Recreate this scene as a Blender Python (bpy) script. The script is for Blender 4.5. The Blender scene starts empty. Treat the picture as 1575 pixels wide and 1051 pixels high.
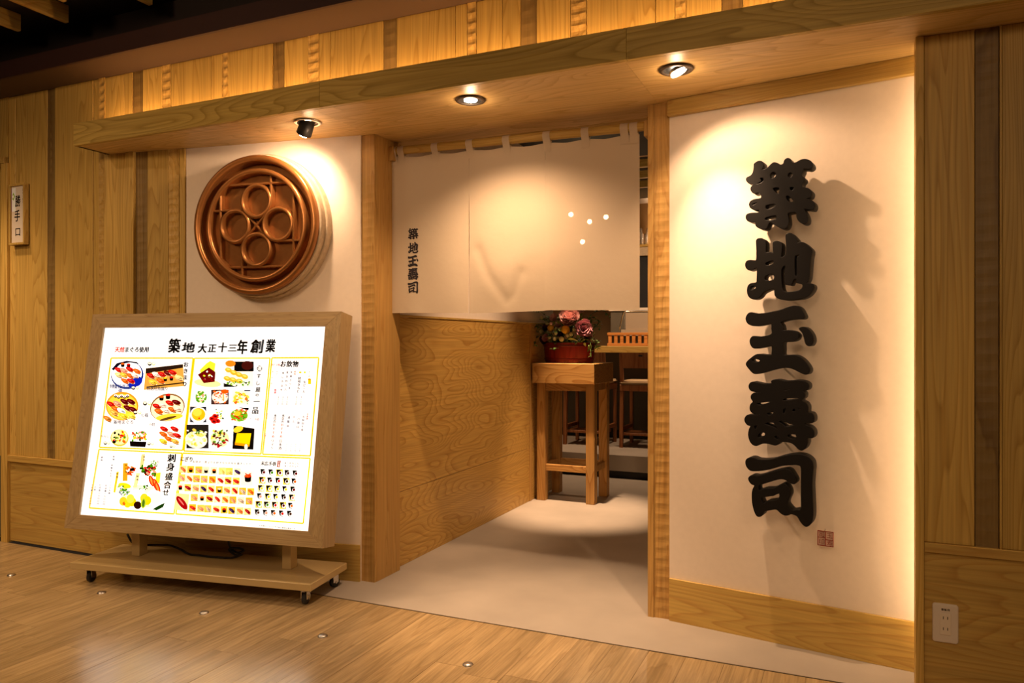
import bpy, bmesh, math, random
import numpy as np
from mathutils import Vector, Matrix, noise as mnoise
random.seed(7)
R = math.radians
sc = bpy.context.scene
COL = sc.collection

# ------------------------------------------------------------------ camera, world, exposure
FPX, CX, CY, EYE = 1154.0, 787.5, 525.5, 1.25
YAW = math.atan2(512, 1154)
cam_d = bpy.data.cameras.new('camera'); cam = bpy.data.objects.new('camera', cam_d); COL.objects.link(cam)
cam_d.sensor_width = 36; cam_d.lens = FPX / 1575 * 36; cam_d.clip_start = .05
cam.location = (0, 0, EYE); cam.rotation_euler = (R(90), 0, YAW)
sc.camera = cam
sc.view_settings.view_transform = 'Standard'; sc.view_settings.look = 'None'
sc.view_settings.gamma = 1; sc.view_settings.use_curve_mapping = False
sc.view_settings.exposure = 0.25
sc.cycles.use_denoising = True
sc.cycles.max_bounces = 7
sc.cycles.use_adaptive_sampling = True; sc.cycles.adaptive_threshold = .03
sc.cycles.sample_clamp_indirect = 6
wd = bpy.data.worlds.new('world'); sc.world = wd; wd.use_nodes = True
wd.node_tree.nodes['Background'].inputs[0].default_value = (1, .62, .34, 1)
wd.node_tree.nodes['Background'].inputs[1].default_value = .018

WARM = (1, .63, .37)
def light(name, kind, loc, power, color=WARM, target=None, size=None, angle=None, blend=.5, radius=.03, size_y=None, rot=None):
    d = bpy.data.lights.new(name, kind); o = bpy.data.objects.new(name, d); COL.objects.link(o)
    d.energy = power; d.color = color; o.location = loc
    if kind == 'SPOT': d.spot_size = R(angle); d.spot_blend = blend; d.shadow_soft_size = radius
    if kind == 'POINT': d.shadow_soft_size = radius
    if kind == 'AREA':
        d.size = size
        if size_y: d.shape = 'RECTANGLE'; d.size_y = size_y
    if target is not None: o.rotation_euler = (Vector(target) - Vector(loc)).to_track_quat('-Z', 'Y').to_euler()
    if rot is not None: o.rotation_euler = rot
    return o

SOFFIT = 2.325
# ceiling downlights of the arcade in front of the shop
MALL = (1, .64, .36)
light('arcade_downlight', 'SPOT', (-1.6, .9, 3.05), 45, MALL, (-1.7, 1.3, 0), angle=130, blend=.9, radius=.06)
light('arcade_downlight', 'SPOT', (-4.4, 1.0, 3.05), 110, MALL, (-4.4, 1.8, 0), angle=130, blend=.9, radius=.06)
light('arcade_downlight', 'SPOT', (-4.85, 2.25, 3.05), 150, MALL, (-4.75, 2.7, 0), angle=62, blend=1, radius=.06)
light('arcade_downlight', 'SPOT', (1.4, .9, 3.05), 35, MALL, (1.3, 1.2, 0), angle=130, blend=.9, radius=.06)
light('facade_fill_spot', 'SPOT', (-2.6, -.9, 2.9), 140, MALL, (-3.7, 3.0, 1.5), angle=75, blend=.9, radius=.3)  # three unseen soft spots, added to brighten the facade from the front
light('facade_fill_spot', 'SPOT', (-.6, -1.1, 2.9), 105, MALL, (-1.6, 3.0, 1.6), angle=75, blend=.9, radius=.5)
light('facade_fill_spot', 'SPOT', (1.5, -.9, 2.9), 90, MALL, (.5, 3.0, 1.6), angle=70, blend=.9, radius=.5)
# the three soffit downlights
DL = [(-2.402, 2.950), (-1.52, 2.972), (-.608, 2.966)]
DLT = [(-2.86, 3.17, 1.75), (-1.40, 3.25, 0), (-.44, 3.32, 1.55)]
light('soffit_spot', 'SPOT', (-2.458, 2.977, 2.255), 18, WARM, DLT[0], angle=140, blend=.7, radius=.025)
light('soffit_spot', 'SPOT', (-1.515, 2.98, 2.290), 180, WARM, (-1.30, 3.12, 0), angle=48, blend=1, radius=.03)
light('soffit_spot', 'SPOT', (-1.515, 2.98, 2.295), 62, WARM, DLT[1], angle=130, blend=.85, radius=.03)
light('soffit_spot', 'SPOT', (-.590, 2.985, 2.292), 68, WARM, (-.42, 3.33, 1.45), angle=58, blend=1, radius=.012)
light('soffit_spot', 'SPOT', (-.590, 2.985, 2.290), 19, WARM, (-.30, 3.2, 1.5), angle=120, blend=.5, radius=.012)
for x_, y_ in DL: light('soffit_spill', 'POINT', (x_, y_, 2.275), .9, WARM, radius=.02)
# cove strip on top of the beam, strip behind the right-hand panel
light('cove_strip', 'AREA', (-1.0, 2.895, 2.385), 19, (1, .54, .22), size=5.7, size_y=.03, rot=(R(128), 0, 0))
light('slit_strip', 'AREA', (.335, 3.09, 1.20), 4.2, (1, .66, .36), size=.02, size_y=2.1, target=(.27, 3.25, 1.20))
# lamps inside
light('inner_spot', 'SPOT', (-1.80, 5.16, 2.66), 520, WARM, (-1.80, 5.28, 0), angle=34, blend=.9, radius=.025)
light('inner_spot', 'SPOT', (-.95, 4.5, 2.66), 110, WARM, (-2.25, 4.4, .95), angle=52, blend=.9, radius=.05)  # added spot that brightens the entry wainscot; no fixture is modelled
light('inner_spot', 'SPOT', (-1.9, 6.95, 2.85), 90, WARM, (-1.9, 7.6, 1.1), angle=110, blend=.8, radius=.05)
light('inner_spot', 'SPOT', (-2.9, 6.95, 2.85), 60, WARM, (-2.9, 7.6, 1.1), angle=110, blend=.8, radius=.05)
light('inner_spot', 'SPOT', (-1.6, 7.75, 2.9), 60, WARM, (-1.7, 8.6, 2.2), angle=120, blend=.8, radius=.05)

# ------------------------------------------------------------------ picture measurements -> places
FW = Vector((-math.sin(YAW), math.cos(YAW), 0)); RT = Vector((math.cos(YAW), math.sin(YAW), 0)); UP = Vector((0, 0, 1))
EYEP = Vector((0, 0, EYE))
def ray(x, y): return FW + RT * ((x - CX) / FPX) - UP * ((y - CY) / FPX)
def onplane(x, y, p, n):
    d = ray(x, y); return EYEP + d * ((Vector(p) - EYEP).dot(n) / d.dot(n))
def ony(x, y, Y): return onplane(x, y, (0, Y, 0), Vector((0, 1, 0)))
YF = 3.0
def fx(px): return ony(px, CY, YF).x           # a measured column on the facade -> its X in metres
A9 = R(9)
LU, LV, LO = Vector((math.cos(A9), math.sin(A9), 0)), Vector((-math.sin(A9), math.cos(A9), 0)), Vector((-3.9, YF, 0))
RU, RV, RO = Vector((math.cos(A9), -math.sin(A9), 0)), Vector((math.sin(A9), math.cos(A9), 0)), Vector((-.72, 3.366, 0))
def lcoord(px):
    p = onplane(px, CY, LO, LV); return (p - LO).dot(LU)

# ------------------------------------------------------------------ helpers
def tag(o, label=None, cat=None, group=None, kind=None):
    if label: o['label'] = label
    if cat: o['category'] = cat
    if group: o['group'] = group
    if kind: o['kind'] = kind
    return o
def empty(name, loc=(0, 0, 0), rz=0, parent=None):
    o = bpy.data.objects.new(name, None); COL.objects.link(o); o.location = loc; o.rotation_euler = (0, 0, rz)
    o.empty_display_size = .1
    if parent: o.parent = parent
    return o
def obj(name, bm, mat, parent=None, loc=(0, 0, 0), rot=(0, 0, 0), smooth=False):
    me = bpy.data.meshes.new(name)
    bmesh.ops.recalc_face_normals(bm, faces=bm.faces[:])
    bm.to_mesh(me); bm.free()
    return link(name, me, mat, parent, loc, rot, smooth)
def link(name, me, mat, parent=None, loc=(0, 0, 0), rot=(0, 0, 0), smooth=False):
    if mat and not me.materials: me.materials.append(mat)
    if smooth:
        for p in me.polygons: p.use_smooth = True
    o = bpy.data.objects.new(name, me); COL.objects.link(o)
    o.location = loc; o.rotation_euler = rot
    if parent: o.parent = parent
    return o
def struct(name, bm, mat, parent=None, **k):
    o = obj(name, bm, mat, parent, **k)
    if not parent: o['kind'] = 'structure'
    return o
def add_box(bm, x0, x1, y0, y1, z0, z1, bev=0):
    vs = [bm.verts.new(p) for p in [(x0,y0,z0),(x1,y0,z0),(x1,y1,z0),(x0,y1,z0),(x0,y0,z1),(x1,y0,z1),(x1,y1,z1),(x0,y1,z1)]]
    fs = [bm.faces.new([vs[i] for i in f]) for f in [(3,2,1,0),(4,5,6,7),(0,1,5,4),(1,2,6,5),(2,3,7,6),(3,0,4,7)]]
    if bev:
        es = list({e for f in fs for e in f.edges})
        bmesh.ops.bevel(bm, geom=es, offset=bev, segments=1, affect='EDGES')
    return bm
def box(x0, x1, y0, y1, z0, z1, bev=0): return add_box(bmesh.new(), x0, x1, y0, y1, z0, z1, bev)
def prism(pts, z0, z1):
    bm = bmesh.new()
    a = [bm.verts.new((p[0], p[1], z0)) for p in pts]; b = [bm.verts.new((p[0], p[1], z1)) for p in pts]
    bm.faces.new(a[::-1]); bm.faces.new(b); n = len(pts)
    for i in range(n): bm.faces.new([a[i], a[(i+1) % n], b[(i+1) % n], b[i]])
    return bm
def add_tube(bm, pts, r, seg=10, cap=True):
    pts = [Vector(p) for p in pts]; rings = []
    rr = r if isinstance(r, (list, tuple)) else [r] * len(pts)
    t0 = (pts[1] - pts[0]).normalized(); ref = Vector((0, 0, 1)) if abs(t0.z) < .9 else Vector((1, 0, 0))
    nx = t0.cross(ref).normalized()
    for i, p in enumerate(pts):
        t = (pts[min(i+1, len(pts)-1)] - pts[max(i-1, 0)]).normalized()
        nx = (nx - t * nx.dot(t)).normalized(); ny = t.cross(nx)
        rings.append([bm.verts.new(p + (nx * math.cos(2*math.pi*k/seg) + ny * math.sin(2*math.pi*k/seg)) * rr[i]) for k in range(seg)])
    for i in range(len(rings) - 1):
        for k in range(seg): bm.faces.new([rings[i][k], rings[i][(k+1) % seg], rings[i+1][(k+1) % seg], rings[i+1][k]])
    if cap: bm.faces.new(rings[0][::-1]); bm.faces.new(rings[-1])
    return bm
def lathe(profile, seg=48, axis='z', bm=None, closed=False):
    """profile of (radius, height) turned about the axis"""
    bm = bm or bmesh.new(); rings = []
    for r, h in profile:
        if r < 1e-6:
            p = (0, 0, h) if axis == 'z' else (0, -h, 0); rings.append([bm.verts.new(p)]); continue
        ring = []
        for k in range(seg):
            c, s = r * math.cos(2*math.pi*k/seg), r * math.sin(2*math.pi*k/seg)
            ring.append(bm.verts.new((c, s, h) if axis == 'z' else (c, -h, s)))
        rings.append(ring)
    pairs = list(zip(rings, rings[1:])) + ([(rings[-1], rings[0])] if closed else [])
    for a, b in pairs:
        for k in range(seg):
            k2 = (k+1) % seg
            if len(a) == 1 and len(b) == 1: continue
            if len(a) == 1: bm.faces.new([a[0], b[k], b[k2]])
            elif len(b) == 1: bm.faces.new([a[k], a[k2], b[0]])
            else: bm.faces.new([a[k], a[k2], b[k2], b[k]])
    return bm
def copy_tree(o, parent=None):
    c = o.copy(); COL.objects.link(c); c.parent = parent
    for ch in list(o.children): copy_tree(ch, c)
    return c
def autosmooth(o, ang=35):
    me = o.data
    for p in me.polygons: p.use_smooth = True
    bm = bmesh.new(); bm.from_mesh(me)
    for e in bm.edges:
        e.smooth = not (len(e.link_faces) == 2 and e.calc_face_angle(0) > R(ang))
    bm.to_mesh(me); bm.free()
    return o

# ------------------------------------------------------------------ materials
def new_mat(name):
    m = bpy.data.materials.new(name); m.use_nodes = True; nt = m.node_tree
    return m, nt, nt.nodes['Principled BSDF']
def N(nt, kind, **k):
    n = nt.nodes.new(kind)
    for a, v in k.items(): setattr(n, a, v)
    return n
def c4(c): return (c[0], c[1], c[2], 1)
def plain(name, col, rough=.5, metal=0, spec=.5, bump=0, bscale=60, var=0):
    m, nt, b = new_mat(name)
    b.inputs['Base Color'].default_value = c4(col); b.inputs['Roughness'].default_value = rough
    b.inputs['Metallic'].default_value = metal; b.inputs['Specular IOR Level'].default_value = spec
    if bump or var:
        tc = N(nt, 'ShaderNodeTexCoord'); nz = N(nt, 'ShaderNodeTexNoise'); nz.inputs['Scale'].default_value = bscale; nz.inputs['Detail'].default_value = 5
        nt.links.new(tc.outputs['Object'], nz.inputs['Vector'])
        if bump:
            bp = N(nt, 'ShaderNodeBump'); bp.inputs['Strength'].default_value = bump; bp.inputs['Distance'].default_value = .004
            nt.links.new(nz.outputs['Fac'], bp.inputs['Height']); nt.links.new(bp.outputs['Normal'], b.inputs['Normal'])
        if var:
            rp = N(nt, 'ShaderNodeValToRGB')
            rp.color_ramp.elements[0].position = .3; rp.color_ramp.elements[1].position = .7
            rp.color_ramp.elements[0].color = c4([x * (1 - var) for x in col]); rp.color_ramp.elements[1].color = c4([min(1, x * (1 + var)) for x in col])
            nt.links.new(nz.outputs['Fac'], rp.inputs['Fac']); nt.links.new(rp.outputs['Color'], b.inputs['Base Color'])
    return m
def emit(name, col, strength):
    m, nt, b = new_mat(name)
    b.inputs['Base Color'].default_value = c4(col); b.inputs['Emission Color'].default_value = c4(col); b.inputs['Emission Strength'].default_value = strength
    return m
def wood(name, light_c, dark_c, axis='z', rings=17, stretch=.06, scale=5.5, rough=.5, fiber=.2, spec=.35, dvar=.12, line=.75):
    m, nt, b = new_mat(name); L = nt.links.new
    tc = N(nt, 'ShaderNodeTexCoord'); oi = N(nt, 'ShaderNodeObjectInfo')
    off = N(nt, 'ShaderNodeVectorMath', operation='SCALE'); off.inputs[0].default_value = (37, 61, 23); L(oi.outputs['Random'], off.inputs['Scale'])
    add = N(nt, 'ShaderNodeVectorMath', operation='ADD'); L(tc.outputs['Object'], add.inputs[0]); L(off.outputs[0], add.inputs[1])
    st = [1, 1, 1]; st['xyz'.index(axis)] = stretch
    mp = N(nt, 'ShaderNodeVectorMath', operation='MULTIPLY'); mp.inputs[1].default_value = st; L(add.outputs[0], mp.inputs[0])
    nz = N(nt, 'ShaderNodeTexNoise'); nz.inputs['Scale'].default_value = scale; nz.inputs['Detail'].default_value = 1.6; nz.inputs['Roughness'].default_value = .42
    L(mp.outputs[0], nz.inputs['Vector'])
    mul = N(nt, 'ShaderNodeMath', operation='MULTIPLY'); mul.inputs[1].default_value = rings * 2.2; L(nz.outputs['Fac'], mul.inputs[0])
    fr = N(nt, 'ShaderNodeMath', operation='FRACT'); L(mul.outputs[0], fr.inputs[0])
    rp = N(nt, 'ShaderNodeValToRGB'); cr = rp.color_ramp
    mid = [l * .55 + d * .45 for l, d in zip(light_c, dark_c)]
    cr.elements[0].position = 0; cr.elements[0].color = c4(light_c); cr.elements[1].position = 1; cr.elements[1].color = c4(light_c)
    e = cr.elements.new(.42); e.color = c4([l * .93 + d * .07 for l, d in zip(light_c, dark_c)])
    e = cr.elements.new(line); e.color = c4(mid)
    e = cr.elements.new(.93); e.color = c4(dark_c)
    L(fr.outputs[0], rp.inputs['Fac'])
    st2 = [110, 110, 110]; st2['xyz'.index(axis)] = 2.2
    mp2 = N(nt, 'ShaderNodeVectorMath', operation='MULTIPLY'); mp2.inputs[1].default_value = st2; L(add.outputs[0], mp2.inputs[0])
    nf = N(nt, 'ShaderNodeTexNoise'); nf.inputs['Scale'].default_value = 1; nf.inputs['Detail'].default_value = 3; L(mp2.outputs[0], nf.inputs['Vector'])
    mr = N(nt, 'ShaderNodeMapRange'); mr.inputs[1].default_value = .25; mr.inputs[2].default_value = .75
    mr.inputs[3].default_value = 1 - fiber; mr.inputs[4].default_value = 1 + fiber * .7; L(nf.outputs['Fac'], mr.inputs[0])
    rv = N(nt, 'ShaderNodeMapRange'); rv.inputs[3].default_value = 1 - dvar; rv.inputs[4].default_value = 1 + dvar; L(oi.outputs['Random'], rv.inputs[0])
    mm = N(nt, 'ShaderNodeMath', operation='MULTIPLY'); L(mr.outputs[0], mm.inputs[0]); L(rv.outputs[0], mm.inputs[1])
    vs = N(nt, 'ShaderNodeVectorMath', operation='SCALE'); L(rp.outputs['Color'], vs.inputs[0]); L(mm.outputs[0], vs.inputs['Scale'])
    L(vs.outputs[0], b.inputs['Base Color'])
    bp = N(nt, 'ShaderNodeBump'); bp.inputs['Strength'].default_value = .12; bp.inputs['Distance'].default_value = .002
    L(nf.outputs['Fac'], bp.inputs['Height']); L(bp.outputs['Normal'], b.inputs['Normal'])
    b.inputs['Roughness'].default_value = rough; b.inputs['Specular IOR Level'].default_value = spec
    return m
def streaks(m, axis, amount):
    """broad darker streaks along the grain"""
    nt = m.node_tree; b = nt.nodes['Principled BSDF']; L = nt.links.new
    src = b.inputs['Base Color'].links[0].from_socket
    add = [n for n in nt.nodes if n.bl_idname == 'ShaderNodeVectorMath' and n.operation == 'ADD'][0]
    st = [9, 9, 9]; st['xyz'.index(axis)] = 1.3
    mp = N(nt, 'ShaderNodeVectorMath', operation='MULTIPLY'); mp.inputs[1].default_value = st; L(add.outputs[0], mp.inputs[0])
    nz = N(nt, 'ShaderNodeTexNoise'); nz.inputs['Scale'].default_value = 1.6; nz.inputs['Detail'].default_value = 6; nz.inputs['Roughness'].default_value = .65; L(mp.outputs[0], nz.inputs['Vector'])
    mr = N(nt, 'ShaderNodeMapRange'); mr.inputs[1].default_value = .35; mr.inputs[2].default_value = .62; mr.inputs[3].default_value = 1 - amount; mr.inputs[4].default_value = 1.08; L(nz.outputs['Fac'], mr.inputs[0])
    vs = N(nt, 'ShaderNodeVectorMath', operation='SCALE'); L(src, vs.inputs[0]); L(mr.outputs[0], vs.inputs['Scale']); L(vs.outputs[0], b.inputs['Base Color'])
HL, HD = (.55, .365, .095), (.42, .255, .055)
M = {}
M['board_z'] = wood('cedar board vertical grain', HL, HD, 'z')
M['board_x'] = wood('cypress board level grain', HL, (.46, .27, .065), 'x', rings=13, stretch=.12, scale=5)
M['board_y'] = wood('cypress board deep grain', HL, (.46, .27, .065), 'y', rings=13, stretch=.12, scale=5)
M['strip'] = wood('dark adzed strip', (.23, .148, .046), (.155, .093, .028), 'z', rings=6, fiber=.2)
M['adze'] = wood('pale adzed strip', (.53, .345, .10), (.44, .26, .06), 'z', rings=10, stretch=.3, scale=6)
M['fascia'] = wood('beam face', (.53, .365, .09), (.36, .235, .046), 'x', rings=11, stretch=.16, scale=5, dvar=.03)
M['soffit'] = wood('beam underside', (.62, .43, .17), (.50, .32, .10), 'x', rings=9, stretch=.14, scale=5, dvar=.03, rough=.42)
M['wains'] = wood('entry wainscot', (.55, .335, .085), (.41, .215, .045), 'y', rings=15, stretch=.24, scale=4, dvar=.05, rough=.45)
M['post'] = wood('post timber', (.52, .31, .09), (.42, .22, .055), 'z', rings=12, stretch=.05, scale=8)
M['stand'] = wood('stand timber', (.49, .275, .08), (.35, .16, .035), 'z', rings=8, stretch=.1, scale=6)
M['stand_x'] = wood('stand box timber', (.49, .275, .08), (.33, .15, .033), 'x', rings=9, stretch=.25, scale=5)
M['frame'] = wood('lightbox laminate', (.43, .31, .155), (.35, .235, .11), 'x', rings=16, stretch=.04, scale=14, fiber=.2, dvar=.03, rough=.4)
M['frame_z'] = wood('lightbox laminate upright', (.43, .31, .155), (.35, .235, .11), 'z', rings=16, stretch=.04, scale=14, fiber=.2, dvar=.03, rough=.4)
M['chair'] = wood('chair timber', (.34, .13, .045), (.22, .075, .02), 'z', rings=6, rough=.4)
M['plank'] = wood('floor plank', (.47, .34, .175), (.40, .28, .14), 'y', rings=7, stretch=.1, scale=6, rough=.23, fiber=.24, spec=.8, dvar=.1)
streaks(M['plank'], 'y', .24)
M['plank'].node_tree.nodes['Principled BSDF'].inputs['IOR'].default_value = 1.75
M['plaster'] = plain('plaster', (.80, .70, .59), .8, spec=.15, bump=.10, bscale=35, var=.02)
M['concrete'] = plain('concrete', (.40, .355, .30), .58, spec=.3, bump=.10, bscale=3.2, var=.08)
M['dark'] = plain('dark ceiling', (.012, .006, .005), .7, bump=.02)
M['bulk'] = plain('bulkhead', (.08, .046, .024), .7, bump=.02)
M['bulkface'] = plain('bulkhead face', (.035, .012, .010), .6, bump=.02)
M['black'] = plain('black paint', (.012, .011, .010), .42, spec=.5, bump=.01)
M['letter'] = plain('sign lacquer', (.007, .006, .0055), .5, spec=.22, bump=.015, bscale=14)
M['ink'] = plain('ink', (.012, .008, .012), .8)
M['chrome'] = plain('chrome', (.75, .72, .68), .18, metal=1, bump=.01)
M['steel'] = plain('brushed steel', (.55, .52, .48), .35, metal=1, bump=.03, bscale=120)
M['rubber'] = plain('black rubber', (.015, .014, .014), .55, bump=.02)
M['ivory'] = plain('ivory plastic', (.70, .62, .53), .4, bump=.01)
M['slot'] = plain('dark slot', (.04, .025, .015), .6)
M['basepaint'] = plain('base paint', (.53, .395, .185), .22, spec=.5, bump=.01, bscale=30)
M['bronze'] = plain('bronze paint', (.36, .15, .042), .3, metal=.6, spec=.5, bump=.03, bscale=40, var=.06)
M['stone'] = plain('pale disc', (.55, .44, .30), .55, bump=.1, bscale=45, var=.14)
M['red'] = plain('red seal paint', (.32, .035, .02), .45, bump=.02)
M['lens'] = emit('lamp glass', (1, .86, .66), 26)
M['bulb'] = emit('bulb glass', (1, .74, .42), 60)
M['bucket'] = wood('red bucket', (.22, .018, .012), (.13, .008, .006), 'z', rings=7, stretch=.1, scale=7, rough=.35)
M['cushion'] = plain('seat cushion', (.62, .45, .26), .8, bump=.1)
M['glass'] = plain('clear glass', (.9, .9, .88), .05)
M['glass'].node_tree.nodes['Principled BSDF'].inputs['Transmission Weight'].default_value = .95
M['greywall'] = plain('dark grey panel', (.10, .085, .06), .7, bump=.03)  # one even dark grey-brown for low panels and backs
M['inwall'] = plain('inner wall', (.55, .33, .14), .7, bump=.03)
M['leaf'] = plain('leaf', (.085, .16, .035), .5, var=.5, bscale=30)
M['leaf2'] = plain('pale leaf', (.30, .36, .09), .5, var=.3, bscale=30)
M['pink'] = plain('pink petal', (.82, .50, .47), .6, var=.18, bscale=40)
M['mauve'] = plain('mauve petal', (.58, .28, .32), .6, var=.25, bscale=40)
M['yellow'] = plain('yellow ball flower', (.72, .40, .015), .7, bump=.5, bscale=160, var=.2)
M['cream'] = plain('cream pompon', (.62, .60, .28), .7, bump=.4, bscale=160, var=.2)
M['purple'] = plain('dark purple flower', (.06, .015, .05), .7, var=.3)
# cloth: woven cotton lets a little light straight through
m, nt, b = new_mat('noren cotton')
b.inputs['Base Color'].default_value = (.60, .50, .37, 1); b.inputs['Roughness'].default_value = .9; b.inputs['Specular IOR Level'].default_value = .05
tr = N(nt, 'ShaderNodeBsdfTransparent'); tl = N(nt, 'ShaderNodeBsdfTranslucent'); tl.inputs[0].default_value = (.74, .64, .48, 1)
mx = N(nt, 'ShaderNodeMixShader'); mx.inputs[0].default_value = .15; mx2 = N(nt, 'ShaderNodeMixShader'); mx2.inputs[0].default_value = .035
out = nt.nodes['Material Output']; L = nt.links.new
L(b.outputs[0], mx.inputs[1]); L(tl.outputs[0], mx.inputs[2]); L(mx.outputs[0], mx2.inputs[1]); L(tr.outputs[0], mx2.inputs[2]); L(mx2.outputs[0], out.inputs['Surface'])
tc = N(nt, 'ShaderNodeTexCoord'); nz = N(nt, 'ShaderNodeTexNoise'); nz.inputs['Scale'].default_value = 9; nz.inputs['Detail'].default_value = 4
bp = N(nt, 'ShaderNodeBump'); bp.inputs['Strength'].default_value = .35; bp.inputs['Distance'].default_value = .012
L(tc.outputs['Object'], nz.inputs['Vector']); L(nz.outputs['Fac'], bp.inputs['Height']); L(bp.outputs['Normal'], b.inputs['Normal'])
M['cloth'] = m
# backlit print: colours come from the painted faces
def print_mat(name, strength):
    m, nt, b = new_mat(name)
    at = N(nt, 'ShaderNodeAttribute'); at.attribute_name = 'ink'
    nt.links.new(at.outputs['Color'], b.inputs['Base Color']); nt.links.new(at.outputs['Color'], b.inputs['Emission Color'])
    b.inputs['Emission Strength'].default_value = strength; b.inputs['Roughness'].default_value = .25
    return m
M['menu'] = print_mat('backlit menu print', .74)
M['print'] = print_mat('paper print', 0)

# ------------------------------------------------------------------ lettering
_fc = bpy.data.curves.new('lettering', 'FONT'); _fo = bpy.data.objects.new('lettering', _fc); COL.objects.link(_fo)
_glyphs = {}
def glyph(ch, bold=.0):
    """filled outline of one written character, centred, in units of its own height"""
    if (ch, bold) not in _glyphs:
        _fc.body = ch; _fc.offset = bold; _fc.resolution_u = 2
        bpy.context.view_layer.update()
        dg = bpy.context.evaluated_depsgraph_get()
        me = _fo.evaluated_get(dg).to_mesh()
        vs = [(v.co.x, v.co.y) for v in me.vertices]; fs = [tuple(p.vertices) for p in me.polygons]
        _fo.evaluated_get(dg).to_mesh_clear()
        if vs:
            xs, ys = [v[0] for v in vs], [v[1] for v in vs]
            cx, cy = (min(xs) + max(xs)) / 2, (min(ys) + max(ys)) / 2
            vs = [(x - cx, y - cy) for x, y in vs]
        _glyphs[(ch, bold)] = (vs, fs)
    return _glyphs[(ch, bold)]
class Painter:
    """flat coloured ink shapes laid over one another by a fraction of a millimetre"""
    def __init__(s, mapper, step=.00003): s.v, s.f, s.c, s.map, s.lay, s.step, s.gam = [], [], [], mapper, 0, step, 1
    def poly(s, pts, col):
        s.lay += 1; i = len(s.v); s.v += [s.map(x, y, s.lay * s.step) for x, y in pts]; s.f.append(tuple(range(i, i + len(pts)))); s.c.append(col)
    def rect(s, x0, y0, x1, y1, col): s.poly([(x0, y0), (x1, y0), (x1, y1), (x0, y1)], col)
    def ell(s, cx, cy, rx, ry, col, a=0, n=14):
        ca, sa = math.cos(a), math.sin(a)
        s.poly([(cx + rx*math.cos(t)*ca - ry*math.sin(t)*sa, cy + rx*math.cos(t)*sa + ry*math.sin(t)*ca) for t in [2*math.pi*k/n for k in range(n)]], col)
    def frame(s, q, w, col):
        for i in range(4):
            (x0, y0), (x1, y1) = q[i], q[(i+1) % 4]; d = math.hypot(x1-x0, y1-y0); nx, ny = -(y1-y0)/d*w/2, (x1-x0)/d*w/2
            s.poly([(x0+nx, y0+ny), (x1+nx, y1+ny), (x1-nx, y1-ny), (x0-nx, y0-ny)], col)
    def text(s, ch, cx, cy, w, h, col, bold=.02, shear=0):
        vs, fs = glyph(ch, 0)
        for dx, dy in ([(0, 0)] if bold <= 0 else [(-bold, -bold*.6), (bold, -bold*.6), (-bold, bold*.6), (bold, bold*.6)]):
            s.lay += .25; i = len(s.v)
            s.v += [s.map(cx + (x + dx + shear*y) * w, cy - (y + dy) * h, s.lay * s.step) for x, y in vs]
            for f in fs: s.f.append(tuple(k + i for k in f)); s.c.append(col)
    def column(s, txt, cx, cy, size, col, pitch=None, slant=0, **k):
        for n, ch in enumerate(txt): s.text(ch, cx + slant * n, cy + n * (pitch or size * 1.05), size, size, col, **k)
    def build(s, name, mat, parent, **k):
        me = bpy.data.meshes.new(name); me.from_pydata([tuple(v) for v in s.v], [], s.f)
        at = me.color_attributes.new('ink', 'FLOAT_COLOR', 'CORNER'); j = 0
        for p, c in zip(me.polygons, s.c):
            cc = c4([min(1, v) ** s.gam for v in c])
            for _ in p.vertices: at.data[j].color = cc; j += 1
        return link(name, me, mat, parent, **k)

# ================================================================== STRUCTURE
# ---- arcade floor of planks
bm = box(-7.5, 2.5, -2.6, YF - .004, -.06, -.0075)
floor = struct('floor', bm, plain('floor bed', (.06, .04, .02), .8, bump=.02))
PW = .1475
x = -1.46 - PW * 26; ci = 0
while x < 1.6:
    y = YF - .006; first = True
    while y > -.3:
        ln = random.uniform(.35, 1.2) if first else 1.22
        y0 = max(y - ln, -.3)
        obj('plank', box(x + .0005, x + PW - .0005, y0 + .0005, y - .0005, -.0075, random.uniform(-.0003, .0003)), M['plank'], floor)
        y = y0; first = False
    x += PW; ci += 1
# ---- concrete apron and entry floor
apron = prism([(-3.9, YF), (1.6, YF), (1.6, 3.05), (.6, 3.30), (-.70, 3.45), (-.70, 5.2), (2.5, 5.2), (2.5, 6.66), (-5.0, 6.66), (-5.0, 5.96), (-2.3, 5.96), (-2.3, 3.45)], -.06, .0005)
floor_b = struct('floor_entry', apron, M['concrete'])
struct('trim_1', box(-3.9, 1.5, YF - .005, YF + .001, -.02, .0012), plain('joint strip', (.10, .075, .05), .5, bump=.02))
plat = struct('floor_platform', box(-5.0, 2.5, 6.66, 10.4, .066, .21), M['concrete'])
struct('wall_step', box(-5.0, 2.5, 6.73, 6.80, -.06, .066), M['black'])  # set-back riser coloured black to stand for the shadow gap under the platform

# ---- boards
def adzed(x0, x1, z0, z1, yfront, depth=.012, pitch=.047, back=.03):
    """strip hollowed by an adze: shallow scoops one above the other"""
    bm = bmesh.new(); n = max(3, int((z1 - z0) / pitch * 4)); prev = None; cols = 5
    for i in range(n + 1):
        z = z0 + (z1 - z0) * i / n; row = []
        for k in range(cols + 1):
            x = x0 + (x1 - x0) * k / cols
            jit = .13 * math.sin(z * 11 + x0 * 50)
            sc_ = abs(math.sin(math.pi * (z / pitch + jit + .06 * math.sin(k * 1.1))))
            edge = math.sin(math.pi * (k + .25) / (cols + .5))
            row.append(bm.verts.new((x, yfront + depth * .55 * sc_ * (.35 + .65 * edge), z)))
        row = [bm.verts.new((x0, yfront + back, z))] + row + [bm.verts.new((x1, yfront + back, z))]
        if prev:
            for k in range(len(row) - 1): bm.faces.new([prev[k], prev[k+1], row[k+1], row[k]])
        else: bm.faces.new(row)
        prev = row
    bm.faces.new(prev[::-1])
    return bm
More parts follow.
